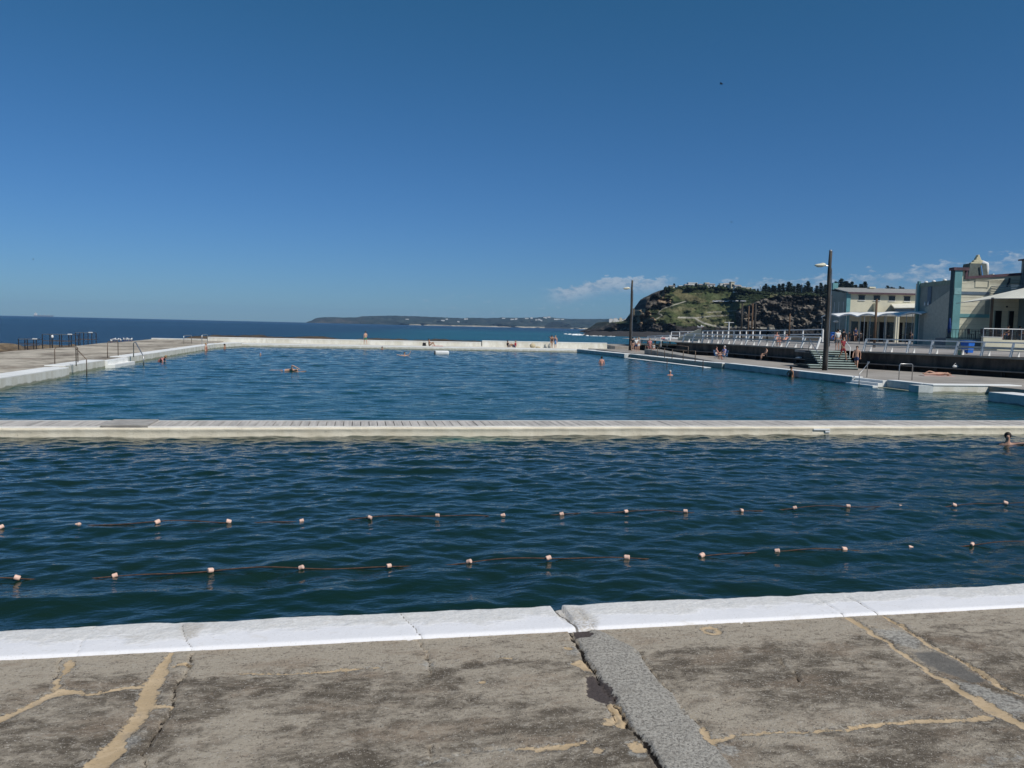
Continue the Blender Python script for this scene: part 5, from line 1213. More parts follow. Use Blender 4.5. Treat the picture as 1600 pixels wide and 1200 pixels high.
p = (8.7, 106.7, .30); o = thing('bag', p, 'dark bag beside the lone sunbather on the far ledge', 'bag'); MB().box((0, 0, .22), (.5, .3, .42), taper=.8).build('body', C_BLACK, o, bevel=.05); MB().tube([(-.15, 0, .42), (-.1, 0, .6), (.1, 0, .6), (.15, 0, .42)], .02, 6).build('strap', C_GREY, o)
o = thing('towel', (9.9, 106.3, .31), 'pink towel lying by the lone sunbather', 'towel'); MB().box((.5, 0, .03), (1.5, .6, .05)).build('cloth', C_PINK, o, bevel=.02)
o = thing('beach_bag', (23.6, 107.2, .30), 'beige beach bag heaped on the far ledge between the seated and standing pairs', 'bag'); MB().ell((0, 0, .28), (.42, .3, .34), 12, 8).build('body', C_BEIGE, o, smooth=True); MB().ell((.75, 0, .08), (.35, .2, .12)).build('towel_end', C_BEIGE, o, smooth=True); MB().tube([(-.15, 0, .55), (0, 0, .78), (.15, 0, .55)], .02, 6).build('strap', C_BEIGE, o)
# right deck
person(foot(988, 549, .42), AWAY+.2, 'stand', 'person in a black top standing just right of the distant lamp pole', SKINL, HAIRD, [('shirt', C_BLACK), ('briefs', C_BLACK)], RP)
person(foot(993.5, 550, .42), TOCAM, 'hip', 'person in a white shirt standing second from the distant lamp pole', SKINL, HAIRD, [('shirt', C_WHITE), ('shorts', C_NAVY)], RP)
person(foot(997.5, 549, .42), TOCAM+.6, 'stand', 'fair haired person in a pale grey top standing third from the distant lamp pole', SKINL, HAIRB, [('shirt', C_GREY), ('shorts', C_WHITE)], RP)
person(foot(1014.5, 553, .42), TOCAM-.4, 'stand', 'person in a pink top standing beside the ramp handrail', SKINP, HAIRB, [('shirt', C_PINK), ('shorts', C_PINK)], RP)
person(foot(1021, 554, .42), TOCAM, 'stand', 'small child in a white top beside the pink clad person', SKINL, HAIRB, [('shirt', C_WHITE), ('shorts', C_PINK)], RP, s=.68)
p = foot(1120, 562, .42); person(p, RIGHT, 'chair', 'seated person with bare chest on the deck seat, left of the lilac shirt', SKINP, HAIRD, [('shorts', C_NAVY)], RP)
p = foot(1130, 562.5, .42); person(p, LEFT+.3, 'chair', 'person in lilac shirt and dark shorts leaning on the deck chair', SKINL, HAIRG, [('shirt', C_LILAC), ('shorts', C_NAVY)], RP, s=1.06)
for (c, y, l, r_) in ((1119.5, 562, 'folding deck chair under the bare chested person', RIGHT), (1132, 563, 'folding deck chair under the person in lilac', LEFT)):
    q = foot(c, y, .42); o = thing('deck_chair', q, l, 'chair', 'folding chairs on the right deck', r_+pi)
    MB().box((0, 0, .42), (.5, .45, .03)).build('seat', C_BLUE, o); MB().box((0, .22, .7), (.5, .03, .45), rx=-.2).build('backrest', C_BLUE, o)
    for sx in (-.25, .25): MB().tube([(sx, -.25, 0), (sx, .2, .62), (sx, .3, .95)], .018, 6).build('leg', STEEL, o); MB().tube([(sx, .28, 0), (sx, -.22, .62), (sx, .2, .64)], .018, 6).build('leg', STEEL, o)
p = foot(1185, 563, .86); person((38.45, 70.5, .87), LEFT, 'chair', 'thin bather sitting in shade on the ledge bench of the retaining wall', SKINL, HAIRD, [('trunks', C_BLACK)], RP, zoff=-.43)
person(foot(1337.5, 577.5, .42), LEFT+1.0, 'walk', 'shirtless man in blue shorts walking past the foot of the stairs', SKINL, HAIRD, [('shorts', C_NAVY)], RP, s=1.04)
q = a1-dirx*.75+back*1.15; person((q.x, q.y, .42+(PZ-.42)*4/ns), TOCAM+.4, 'walk', 'person in maroon shirt and shorts coming down the stairs', SKINT, HAIRD, [('shirt', C_MAROON), ('shorts', C_MAROON)], RP, s=1.03)
q = a1-dirx*.2+back*3.6; person((q.x, q.y, PZ), AWAY, 'stand', 'person in a white shirt at the head of the stairs', SKINL, HAIRD, [('shirt', C_WHITE), ('shorts', C_GREY)], RP)
q = a1+dirx*.7+back*6; person((q.x+.6, q.y, PZ), AWAY-.6, 'hip', 'person in dark clothes with camera gear behind the head of the stairs', SKINL, HAIRD, [('shirt', C_BLACK), ('shorts', C_BLACK)], RP)
person(foot(1464, 587, .44), RIGHT+pi, 'lie', 'sunbather lying on a pink towel on the right deck', SKINL, HAIRB, [('briefs', C_PINK)], RP, s=1.05)
q = foot(1464, 587.5, .425); o = thing('towel', q, 'pale pink towel spread on the right deck under the sunbather', 'towel', None, YAW); MB().box((0, 0, .01), (2.1, .8, .03)).build('cloth', cloth('pale_pink_cloth', (.55, .38, .34)), o)
q = (42.05, 50.0, .87); o = thing('bag', q, 'white bag on the ledge bench in the shade behind the lying sunbather', 'bag'); MB().ell((0, 0, .12), (.22, .14, .10), 12, 8).build('body', C_WHITE, o, smooth=True); MB().tube([(-.15, 0, .2), (0, 0, .36), (.15, 0, .2)], .015, 6).build('strap', C_WHITE, o)
q = (38.7, 65.0, .87); o = thing('towel', q, 'white bundled towel on the ledge bench left of the nearest lamp pole', 'towel'); MB().ell((0, 0, .07), (.2, .34, .09), 12, 8).build('cloth', C_WHITE, o, smooth=True); MB().ell((0, .3, .05), (.15, .2, .06)).build('fold', C_WHITE, o, smooth=True)
# promenade seats
h_ = hit(1198, WL); q = h_[0]; person((q.x+1.05, q.y, PZ+.46-.45), TOCAM, 'chair', 'sunburnt shirtless person seated at the promenade railing', SKINP, HAIRD, [('shorts', C_BLACK)], RP, s=1.12)
h_ = hit(1212, WL); q = h_[0]; person((q.x+.75, q.y-.2, PZ+.46), TOCAM-.9, 'recline', 'sunbather stretched out along the promenade seat', SKINP, HAIRD, [('trunks', C_BLUE)], RP)
# cafe
for i, (c, D, l) in enumerate(((1305, 104, 'cafe guest in black at the far left table'), (1312, 103, 'cafe guest with a pale cap at the left tables'), (1320, 105, 'cafe guest seated third from the left'), (1326, 102, 'cafe guest in a dark top at the middle table'),
        (1336, 104, 'cafe guest in grey near the awning post'), (1343, 103, 'cafe guest in dark clothes right of the stairs head'), (1424, 101, 'cafe guest silhouetted left of a pair by the pale wall'), (1431, 101.5, 'cafe guest silhouetted right of a pair by the pale wall'))):
    z = 2.3 if c < 1400 else 2.55
    st_ = 'chair' if i not in (4,) else 'stand'
    q = onz(c, D, z); person(tuple(q), [LEFT, RIGHT][i % 2]+.4*i, st_, l, SKINT if i % 2 else SKINL, HAIRD if i != 1 else HAIRG, [('shirt', [C_BLACK, C_NAVY, C_GREY][i % 3]), ('shorts', C_NAVY)], CAF, hat=C_WHITE if i == 1 else None)
    if st_ == 'chair': chair(tuple(q), [LEFT, RIGHT][i % 2]+.4*i+pi, 'dark chair used by the '+l, 'cafe chairs')
for i, (c, D) in enumerate(((1308, 103.4), (1323, 103.4), (1340, 103), (1356, 103), (1385, 102.5), (1412, 101.5), (1437, 101.5))):
    z = 2.3 if c < 1400 else 2.5; table(tuple(onz(c, D, z)), 'dark cafe table under the white awning, number of places from the left: '+['first', 'second', 'third', 'fourth', 'fifth', 'sixth', 'seventh'][i])
for i, (c, D) in enumerate(((1524, 76), (1545, 73), (1566, 73), (1588, 73))):
    q = onz(c, D, TZ); n_ = ['first', 'second', 'third', 'fourth'][i]
    table(tuple(q), n_+' dark terrace table from the left behind the white topped fence', 'terrace tables')
    for s_ in (-1, 1): chair((q.x+s_*.65, q.y-.1, TZ), s_*-pi/2+YAW, ('left' if s_ < 0 else 'right')+' hand dark chair at the '+n_+' terrace table', 'terrace chairs')
for i, (c, D) in enumerate(((1573, 72.6), (1594, 73.4))):
    q = onz(c, D, TZ); person(tuple(q), [LEFT, RIGHT][i], 'chair', ['shaded guest', 'second shaded guest, nearest the frame edge,'][i]+' sitting on the raised terrace', SKINT, HAIRD, [('shirt', C_BLACK), ('shorts', C_NAVY)], CAF)
# surfer out in the bay
q = gz(862, 528, -.7); o = person((q.x, q.y, -.55), RIGHT, 'lie', 'surfer lying on a board out in the turquoise bay', SKINT, HAIRD, [('suit', C_BLACK)], None, s=1.2)
o = thing('surfboard', (q.x, q.y, -.62), 'white surfboard under the surfer in the bay', 'surfboard', None, RIGHT); MB().ell((0, 0, .05), (.3, 1.3, .06), 12, 6).build('board', WHITE, o, smooth=True); MB().box((0, -1.0, -.06), (.02, .2, .15)).build('fin', C_BLACK, o)

# ------------------------------------------------------------------ birds
GULLW = M('gull_white', (.8, .8, .78), .7, .05); GULLG = M('gull_grey', (.35, .36, .38), .7, .05)
def gull(p, rz, label, group='gulls standing on the deck', s=1.0):
    o = thing('gull', p, label, 'gull', group, rz); o.scale = (s, s, s)
    b = MB(); b.ell((0, 0, .2), (.085, .19, .085), 12, 8, Matrix.Rotation(.15, 3, 'X')); b.ell((0, .16, .31), (.045, .055, .05), 10, 7); b.tube([(0, .1, .24), (0, .15, .3)], [.06, .042], 8)
    b.build('body', GULLW, o, smooth=True)
    for sx in (-1, 1): MB().ell((sx*.065, -.05, .22), (.03, .2, .06), 8, 6, Matrix.Rotation(.12, 3, 'X')).build('wing', GULLG, o, smooth=True); MB().tube([(sx*.03, 0, 0), (sx*.03, .0, .14)], .008, 5).build('leg', C_RED, o)
    MB().tube([(0, .2, .31), (0, .27, .295)], [.014, .003], 6).build('beak', C_RED, o); MB().tube([(0, -.15, .19), (0, -.28, .16)], [.05, .02], 6).build('tail', GULLG, o); return o
for i, (c, y) in enumerate(((195, 534), (198, 532), (203, 532.5), (208, 532.8), (212.5, 531.8), (215.5, 532), (219, 531.8), (223.5, 532))):
    q = gz(c, y, .43); gull((q.x, q.y-5, .43), random.choice([-.3, .4, 2.9, 3.4])+random.uniform(-.4, .4), ['first', 'second', 'third', 'fourth', 'fifth', 'sixth', 'seventh', 'last'][i]+' white gull from the left in the row on the left deck', s=1.15)
for i, c in enumerate((1092.5, 1097)):
    q = at(c, 513+ (0 if i else 1.2), 101.2); gull((q.x, q.y, q.z), 1.0+i, ['left', 'right'][i]+' gull perched on the cream wedge wall', 'gulls on the wedge wall', 1.2)
for i, (c, D) in enumerate(((79.5, 74), (83, 74.4))):
    q = onz(c, D, 1.15 if i else .8); 
def flyer(px, py, D, s, label, bank):
    p = at(px, py, D); o = thing('bird', p, label, 'bird', 'birds in flight', bank); o.scale = (s, s, s)
    MB().ell((0, 0, 0), (.07, .22, .07), 10, 7).build('body', C_BLACK, o, smooth=True)
    for sx in (-1, 1): MB().add([(0, .08, 0), (sx*.28, .12, .12), (sx*.62, -.06, .02), (sx*.26, -.04, .10), (0, -.08, 0), (0, .08, -.02), (sx*.28, .12, .10), (sx*.26, -.04, .08), (0, -.08, -.02)], [(0, 1, 3, 4), (1, 2, 3), (5, 8, 7, 6), (6, 7, 2), (0, 5, 6, 1), (4, 3, 7, 8), (1, 6, 2), (3, 2, 7)]).build('wing', C_BLACK, o)
flyer(1127, 131, 105, 1.0, 'dark bird flying highest in the sky', 1.0)
flyer(1143, 347, 170, .8, 'tiny dark bird flying lower, above the headland', .4)
flyer(52, 405, 190, .8, 'tiny dark bird flying above the open sea on the left', 2.2)

# ------------------------------------------------------------------ headland
def colmat(name, nsc, amt, bsc, bd, rough=.9):
    m, n, p = mk(name); c = n.new('ShaderNodeAttribute', attribute_name='Col').outputs['Color']
    pos = n.new('ShaderNodeNewGeometry').outputs['Position']
    f = n.noise(pos, nsc, 7, .7); g_ = n.noise(pos, nsc*5, 4, .7)
    k_ = n.ss(n.m('ADD', f, n.m('MULTIPLY', n.m('SUBTRACT', g_, .5), .6)), .3, .7, 1-amt, 1+amt)
    c = n.mix(1.0, c, n.comb(k_, k_, k_), 'MULTIPLY')
    n.l.new(c, p.inputs['Base Color']); p.inputs['Roughness'].default_value = rough; p.inputs['Specular IOR Level'].default_value = .1
    n.l.new(n.bump(n.m('ADD', f, g_), 1.0, bd), p.inputs['Normal']); return m
def inpoly(X, Y, P): return dpoly(X, Y, P) < 0
sil = [(905, 520), (925, 517.5), (945, 515), (952, 511), (965, 506), (980, 503.5), (990, 500), (994, 492), (1000, 484.5), (1008, 481), (1011, 470), (1016, 463), (1028, 457), (1036, 452.5), (1060, 450.5), (1100, 449.5), (1130, 450.5), (1150, 452), (1180, 457), (1200, 459.5), (1235, 460), (1260, 461), (1300, 462), (1330, 461.5), (1400, 462), (1460, 463), (1560, 466), (1700, 470)]
sx_, sy_ = zip(*sil)
cols_ = np.arange(905, 1700, 1.25); NR = 110
PX, T = np.meshgrid(cols_, np.linspace(0, 1, NR))
hor = 510.8+(PX-800)*.02287
topY = np.interp(PX, sx_, sy_)+fbm(PX, PX*0, .12, 3, 3)*.7
baseY = hor+7.5
PY = baseY+(topY-baseY)*T
wx = PX+fbm(PX, PY, .08, 3, 5)*3; wy = PY+fbm(PX, PY, .1, 3, 6)*1.6
# ground classes, in the order they overlay: grass, bush, rock, pale rock, paths
nb = fbm(PX, PY*2.2, .09, 4, 11); nf = fbm(PX, PY*1.5, .35, 3, 12)
grassA = np.array([.070, .086, .036]); grassB = np.array([.150, .142, .078]); bush = np.array([.018, .028, .012]); rockD = np.array([.045, .042, .040]); rockL = np.array([.40, .30, .20]); pathc = np.array([.36, .34, .29]); rockM = np.array([.17, .15, .125])
def mixc(C, mask, col): mask = np.clip(mask, 0, 1)[..., None]; return C*(1-mask)+col*mask
C = np.zeros(PX.shape+(3,))+grassA
C = mixc(C, (nb*1.4+.35), grassB)
C = mixc(C, (fbm(PX, PY*2.5, .07, 4, 21)-.10)*4, bush)
C = mixc(C, sm(topY+7+nb*3-PY*-1-2*topY*0-PY*2+0*PY, 1)*0, bush)
top_belt = (PY-topY < 7+nb*4) & (PX > 1045) & (PX < 1150); C = mixc(C, top_belt*.9, bush)
C = mixc(C, inpoly(wx, wy, [(1140, 456), (1205, 460), (1200, 472), (1165, 474), (1140, 466)])*.85, bush)
C = mixc(C, inpoly(wx, wy, [(1060, 452), (1085, 462), (1108, 471), (1095, 474), (1065, 468), (1050, 458)])*.6, np.array([.15, .13, .07]))
C = mixc(C, inpoly(wx, wy, [(1100, 460), (1140, 456), (1160, 462), (1130, 467), (1105, 470)])*.7, np.array([.080, .102, .045]))
C = mixc(C, inpoly(wx, wy, [(1105, 476), (1150, 474), (1158, 484), (1105, 484)])*.7, np.array([.095, .112, .055]))
steep = np.zeros(PX.shape)
rk = inpoly(wx, wy, [(1150, 486), (1168, 477), (1195, 467), (1230, 461), (1320, 458), (1700, 455), (1700, 540), (1150, 540)])
stri = fbm(PX*1.0, PY*.25, .45, 3, 31); ledge = fbm(PX*.25, PY+PX*.04, .33, 3, 32)
Crk = np.zeros_like(C)+rockM; Crk = mixc(Crk, (stri*1.6+.1), rockD); Crk = mixc(Crk, (ledge-.15)*3, np.array([.27, .235, .19])); Crk = mixc(Crk, (nb-.1)*2.5, rockD*.7)
Crk = mixc(Crk, inpoly(wx, wy, [(1225, 464), (1268, 464), (1262, 478), (1235, 482), (1222, 476)])*.9, rockD*.55)
Crk = mixc(Crk, ((PY-topY) < 2.5)*.7, np.array([.10, .10, .05]))
C = np.where(rk[..., None], Crk, C); steep = np.where(rk, 1, steep)
dk = inpoly(wx, wy, [(1000, 484), (1006, 466), (1020, 456), (1036, 450), (1044, 455), (1034, 459), (1032, 466), (1040, 474), (1052, 474), (1044, 478), (1034, 482.5), (1014, 483)])
C = np.where(dk[..., None], mixc(np.zeros_like(C)+rockD*.8, nb*1.5, rockM), C); steep = np.where(dk, 1, steep)
for P_ in ([(1026, 469), (1035, 466), (1050, 468), (1055, 472), (1045, 474.5), (1036, 473)], [(1034, 456), (1040, 458), (1038, 466), (1033, 465)], [(992, 506), (994, 489), (1000, 482), (1010, 483.5), (1015, 487), (1019, 495), (1026, 503), (1018, 509), (1000, 509)]):
    mk_ = inpoly(wx, wy, P_); C = np.where(mk_[..., None], mixc(np.zeros_like(C)+rockL, (ledge+.1)*1.8, np.array([.22, .15, .10])), C); steep = np.where(mk_, 1, steep)
lowb = (PY > 506+nb*2) & (PX < 1062+nb*14); C = np.where(lowb[..., None], mixc(np.zeros_like(C)+rockD, (ledge-.1)*2, rockM), C); steep = np.where(lowb, .8, steep)
lowc = (PY > 510+nb*2.5) & (PX >= 1040); C = np.where(lowc[..., None], mixc(np.zeros_like(C)+rockD*.9, (nb)*1.2, bush), C)
for pl_, w_ in (([(1072, 470.5), (1056, 475.5), (1045, 479), (1034, 483), (1030, 487), (1028, 490), (1035, 492), (1030, 496), (1025, 499)], .6), ([(1060, 496), (1085, 496.5), (1092, 501), (1100, 505), (1112, 508.5), (1125, 511), (1230, 513.5)], 1.2), ([(1085, 497), (1110, 494), (1145, 492.5)], .8), ([(1105, 488), (1130, 487), (1150, 485)], .5)):
    dd = dseg(PX, PY, pl_, w_); C = mixc(C, sm(dd, .5)*.9, pathc)
# depth: grassy slopes lie back, cliffs stand up
hgtm = (hor-PY)/FPX
base_D = np.interp(cols_, [905, 1000, 1060, 1150, 1300, 1700], [800, 625, 600, 585, 600, 680])
dd_ = np.where(steep > .5, .8, 1.9)
# smooth steepness sideways so that slopes join
kern = np.ones(9)/9; dd_ = np.apply_along_axis(lambda r: np.convolve(np.pad(r, 4, mode='edge'), kern, 'valid'), 1, dd_)
Dm = np.zeros(PX.shape); Dm[0] = base_D
for i in range(1, NR):
    dh = (PY[i-1]-PY[i])/FPX*Dm[i-1]; Dm[i] = Dm[i-1]+dd_[i]*dh/(1-np.minimum(.75, dd_[i]*np.clip(hgtm[i], 0, 1)))
rel = fbm(PX, PY*1.3, .10, 4, 41)*14*(.4+steep)+fbm(PX, PY*.5, .5, 3, 42)*5*steep
Dm = Dm+rel*np.clip(T*6, 0, 1)
XX = np.zeros(PX.shape); YY = XX.copy(); ZZ = XX.copy()
Cm = np.array(CAMR)
dirs = np.stack([PX-800, -(PY-600), -np.full(PX.shape, FPX)], -1) @ Cm.T
tt = Dm/(dirs[..., 0]*CF.x+dirs[..., 1]*CF.y)
XX = tt*dirs[..., 0]; YY = tt*dirs[..., 1]; ZZ = EYE+tt*dirs[..., 2]
# carry the top of the hill on backwards so that it is a solid plateau, then down to the sea
back_ = [(40, 1), (120, 2), (260, -6), (420, -40), (500, -90)]
for off, dz in back_:
    XX = np.vstack([XX, XX[NR-1]+CF.x*off+CR.x*off*.1]); YY = np.vstack([YY, YY[NR-1]+CF.y*off]); ZZ = np.vstack([ZZ, np.maximum(ZZ[NR-1]+dz, -4)]); C = np.concatenate([C, C[NR-1:NR]], 0)
HEADM = colmat('headland_ground', .10, .38, .2, 1.6)
struct(grid('headland', XX, YY, ZZ, HEADM, cols=C, smooth=True))
def crest(px, back=6.0, dz=0.0):
    j = int(round((px-905)/1.25)); j = max(0, min(len(cols_)-1, j)); r = NR-1
    return Vector((XX[r, j]+CF.x*back, YY[r, j]+CF.y*back, ZZ[r, j]+dz)), Dm[r, j]
def onhill(px, py):
    j = max(0, min(len(cols_)-1, int(round((px-905)/1.25)))); i = int(np.argmin(np.abs(PY[:, j]-py))); return Vector((XX[i, j], YY[i, j], ZZ[i, j])), Dm[i, j]
# low ground between promenade and headland
X, Y = np.meshgrid(np.linspace(0, 1, 60), np.linspace(0, 1, 30))
pa_ = [onz(c, D, 0) for c, D in ((1052, 135), (1900, 100), (1900, 470), (1060, 615))]
Q = [[pa_[0].lerp(pa_[1], u).lerp(pa_[3].lerp(pa_[2], u), v) for u in np.linspace(0, 1, 60)] for v in np.linspace(0, 1, 30)]
XQ = np.array([[q.x for q in r] for r in Q]); YQ = np.array([[q.y for q in r] for r in Q]); ZQ = 1.0+fbm(XQ, YQ, .03, 3, 2)*.5-np.clip((.06-X)/.06, 0, 1)*3
CQ = np.zeros(XQ.shape+(3,))+np.array([.07, .065, .055]); CQ = mixc(CQ, fbm(XQ, YQ, .02, 3, 7)*2, np.array([.20, .18, .15]))
struct(grid('foreshore_ground', XQ, YQ, ZQ, HEADM, cols=CQ))
# rock platform and surf off the point
X, Y = np.meshgrid(np.linspace(905, 1110, 150), np.linspace(0, 1, 16)); 
Z = np.zeros(X.shape); XR = Z.copy(); YR = Z.copy()
for i in range(X.shape[0]):
    for j in range(X.shape[1]):
        D = 430+Y[i, j]*230-(X[i, j]-905)*.25; p = onz(X[i, j], D, 0); XR[i, j] = p.x; YR[i, j] = p.y
edge = np.minimum.reduce([(X-905)/25, (1110-X)/10, Y*5, (1-Y)*5+.5]).clip(0, 1)
ZR = -1.4+edge*(2.3+fbm(XR, YR, .05, 4, 5)*2.0)+fbm(XR, YR, .3, 3, 6)*.3
struct(grid('rock_platform', XR, YR, ZR, rock_mat('platform_rock', (.02, .017, .015), (.055, .046, .038), (.03, .027, .022)), smooth=False))
FOAM = M('surf_foam', (.8, .82, .82), .9, .06, .2, .3, .1)
mb = MB()
for c, D, ln, r_ in [(900, 505, 14, .5), (912, 455, 12, .8), (905, 440, 9, .5), (925, 415, 9, .4), (1060, 395, 16, .5), (1078, 390, 20, .55), (1095, 385, 14, .6), (1038, 398, 10, .35), (915, 470, 20, .35), (945, 418, 10, .3)]:
    p = onz(c, D, -.7)
    for k_ in range(int(ln*1.3)):
        q = p+CR*(random.uniform(-.5, .5)*ln)+CF*random.uniform(-3, 3)*1.2; rr = r_*random.uniform(.4, 1.1)
        mb.ell((q.x, q.y, -.7), (rr*2.6, rr*1.4, rr*.75), 7, 5)
o = mb.build('surf_foam', FOAM, smooth=True); tag(o, 'white breaking surf around the rock platform', 'surf', kind='stuff')
# sea stack beside the distant pole
p, D = onhill(991, 503); p = at(989, 503, D+15); o = thing('rock_stack', (p.x, p.y, p.z-3), 'dark upright rock pillar right beside the distant lamp pole top of the outcrop', 'rock')
MB().tube([(0, 0, 0), (.6, 0, 6), (-.4, 0, 10), (.2, 0, 13.5)], [2.6, 2.1, 1.8, 1.3], 8).build('rock', rock_mat('stack_rock', (.05, .045, .03), (.13, .11, .08), (.08, .07, .05)), o); MB().ell((0, 0, 13.5), (1.3, 1.2, .8)).build('rock_cap', bpy.data.materials['stack_rock'], o)

# pines and shrubs on the ridge
NEEDLE = M('pine_foliage', (.022, .036, .022), .9, .45, .25, 0); BARK = M('pine_bark', (.07, .05, .035), .9, .2); SHR = M('shrub_foliage', (.028, .042, .018), .9, .45, .3, 0)
def pine_mesh(seed, dense=1.0):
    r = random.Random(seed); mb = MB(); tr_ = MB()
    tr_.tube([(0, 0, -2), (r.uniform(-.3, .3), 0, 6), (r.uniform(-.4, .4), 0, 15)], [.5, .35, .08], 6)
    z = 2.2
    while z < 15.2:
        f = (z-2.2)/13; rad = (4.6*(1-f)**.6+.5)*r.uniform(.75, 1.1); nb_ = max(5, int(9*(1-f*.5)))
        for i in range(nb_):
            t = 2*pi*(i+r.random()*.8)/nb_; ln = rad*r.uniform(.6, 1.12)
            if r.random() < .12: continue
            for s_ in np.linspace(.25, 1, 4):
                c = V(cos(t)*ln*s_, sin(t)*ln*s_, z+.5*s_+r.uniform(-.25, .25)); w_ = 1.15*(1.15-.5*s_)*dense*r.uniform(.7, 1.2)
                for q_ in range(2):
                    a = V(r.uniform(-1, 1), r.uniform(-1, 1), r.uniform(-.5, .5)).normalized()*w_; b = a.cross(V(r.uniform(-1, 1), r.uniform(-1, 1), r.uniform(.2, 1))).normalized()*w_*.6
                    mb.add([c-a-b*.4, c-b+a*.2, c+a, c+b], [(0, 1, 2, 3)])
        z += r.uniform(.75, 1.15)
    return tr_, mb
PINES = []
for s_ in range(4):
    a, b = pine_mesh(s_); PINES.append((a, b))
pm = []
def pine(p, s, label, k_):
    o = thing('pine_tree', p, label, 'tree', 'pines along the headland ridge', random.uniform(0, 6)); o.scale = (s*1.35, s*1.35, s*random.uniform(.92, 1.1))
    if k_ >= len(pm):
        t = PINES[k_][0].build('trunk', BARK, o); c = PINES[k_][1].build('crown', NEEDLE, o); pm.append((t.data, c.data))
    else:
        for nm, me in zip(('trunk', 'crown'), pm[k_]): x = bpy.data.objects.new(nm, me); COL.objects.link(x); x.parent = o
    return o
spec = [(1055.5, 444, 452), (1083, 447, 453), (1090, 446, 453)]
spec += [(c, y, 461) for c, y in ((1180, 450), (1187, 451), (1192, 452), (1201, 447), (1205, 445), (1210, 447), (1216, 447), (1220, 448), (1226, 444), (1233, 443), (1241, 442), (1245, 445), (1250, 446), (1256, 444), (1261, 446), (1267, 446), (1272, 440), (1277, 447), (1286, 447), (1293, 444), (1300, 445), (1306, 442), (1311, 446), (1316, 441), (1325, 437), (1333, 438), (1338, 443), (1343, 440), (1349, 444), (1356, 442), (1362, 441), (1399, 446), (1405, 449), (1409, 449), (1413, 451), (1419, 448), (1424, 450))]
for i, (c, yt, yb) in enumerate(spec):
    p, D = crest(c, 14 if c > 1100 else 5, -.5); D += 14
    zt = EYE+((510.8+(c-800)*.02287)-yt)/FPX*D; h = max(5.0, zt-p.z)
    lab = 'pine on the ridge, %s' % ('the lone one at the seaward end' if i == 0 else 'one of the two behind the white houses' if i < 3 else 'in the small far right group' if c > 1390 else 'above the cafe roof right of the nearest lamp pole' if c > 1300 else 'in the long dark row left of the nearest lamp pole')
    pine(p, h/16.2, lab, i % 4)
def shrub(p, s, label, group, mat=None):
    o = thing('shrub', p, label, 'shrub', group); mb = MB()
    for i in range(26):
        d = V(random.gauss(0, 1), random.gauss(0, 1), abs(random.gauss(0, .8))); d = d.normalized()*random.uniform(.4, 1.0)*s
        mb.ell((d.x, d.y, d.z*.6), (s*.33, s*.33, s*.25), 6, 4)
    v = [(a+random.uniform(-.12, .12)*s, b+random.uniform(-.12, .12)*s, c+random.uniform(-.12, .12)*s) for a, b, c in mb.v]; mb.v = v
    mb.build('foliage', mat or SHR, o); MB().tube([(0, 0, -.5*s), (0, 0, .2*s)], .1*s, 6).build('stem', BARK, o); return o
for i, c in enumerate([1043, 1049, 1062, 1066, 1071, 1077, 1094, 1099, 1103, 1112, 1117, 1121, 1126, 1133, 1137, 1148, 1154, 1159, 1163, 1168, 1173, 1178, 1184, 1190, 1196, 1208, 1214, 1222, 1230, 1238, 1247, 1255, 1263, 1270, 1279, 1290]):
    p, D = crest(c, random.uniform(-6, 6), -.6); shrub(p, random.uniform(2.2, 4.2), 'dark shrub on the headland ridge among the houses' if c < 1165 else 'dark shrub at the foot of the ridge pines', 'shrubs on the ridge by the houses' if c < 1165 else 'shrubs under the ridge pines')
# scrub spread over the slopes
mb = MB()
for _ in range(380):
    c = random.uniform(1020, 1200); y = random.uniform(455, 512); j = int((c-905)/1.25); 
    if not (topY[0, j]+2 < y < 512): continue
    i = int(np.argmin(np.abs(PY[:, j]-y)))
    if C[i, j].sum() > .16 or steep[i, j] > .5: continue
    s_ = random.uniform(1.0, 2.2); q = (XX[i, j], YY[i, j], ZZ[i, j])
    for k_ in range(4): mb.ell((q[0]+random.uniform(-1, 1)*s_, q[1]+random.uniform(-1, 1)*s_, q[2]+.2*s_), (s_*random.uniform(.4, .8), s_*random.uniform(.4, .8), s_*random.uniform(.25, .5)), 6, 4)
o = mb.build('scrub', SHR); tag(o, 'dark coastal scrub covering the headland slopes', 'scrub', kind='stuff')
# houses
HW = M('house_white', (.72, .71, .67), .8, .06, .3, 0); HC = M('house_cream', (.62, .56, .42), .8, .06, .3, 0); HR = M('house_roof', (.32, .29, .27), .8, .1, .3, 0)
def house(p, wd, dp, ht, mat, label, group, roof=True, rz=YAW):
    o = thing('house', p, label, 'house', group, rz)
    MB().b2((-wd/2, 0, -2), (wd/2, dp, ht)).build('wall', mat, o)
    if roof: MB().add([(-wd/2-.4, -.4, ht), (wd/2+.4, -.4, ht), (wd/2+.4, dp+.4, ht), (-wd/2-.4, dp+.4, ht), (-wd/2, dp/2, ht+ht*.35), (wd/2, dp/2, ht+ht*.35)], [(0, 1, 5, 4), (2, 3, 4, 5), (0, 4, 3), (1, 2, 5), (0, 3, 2, 1)]).build('roof', HR, o)
    else: MB().b2((-wd/2-.2, -.2, ht), (wd/2+.2, dp+.2, ht+.5)).build('roof', mat, o)
    nw = max(1, int(wd/3.2))
    for i in range(nw): x = -wd/2+wd*(i+.5)/nw; MB().b2((x-.7, -.06, ht*.35), (x+.7, -.002, ht*.72)).build('window', DARKGL, o)
    return o
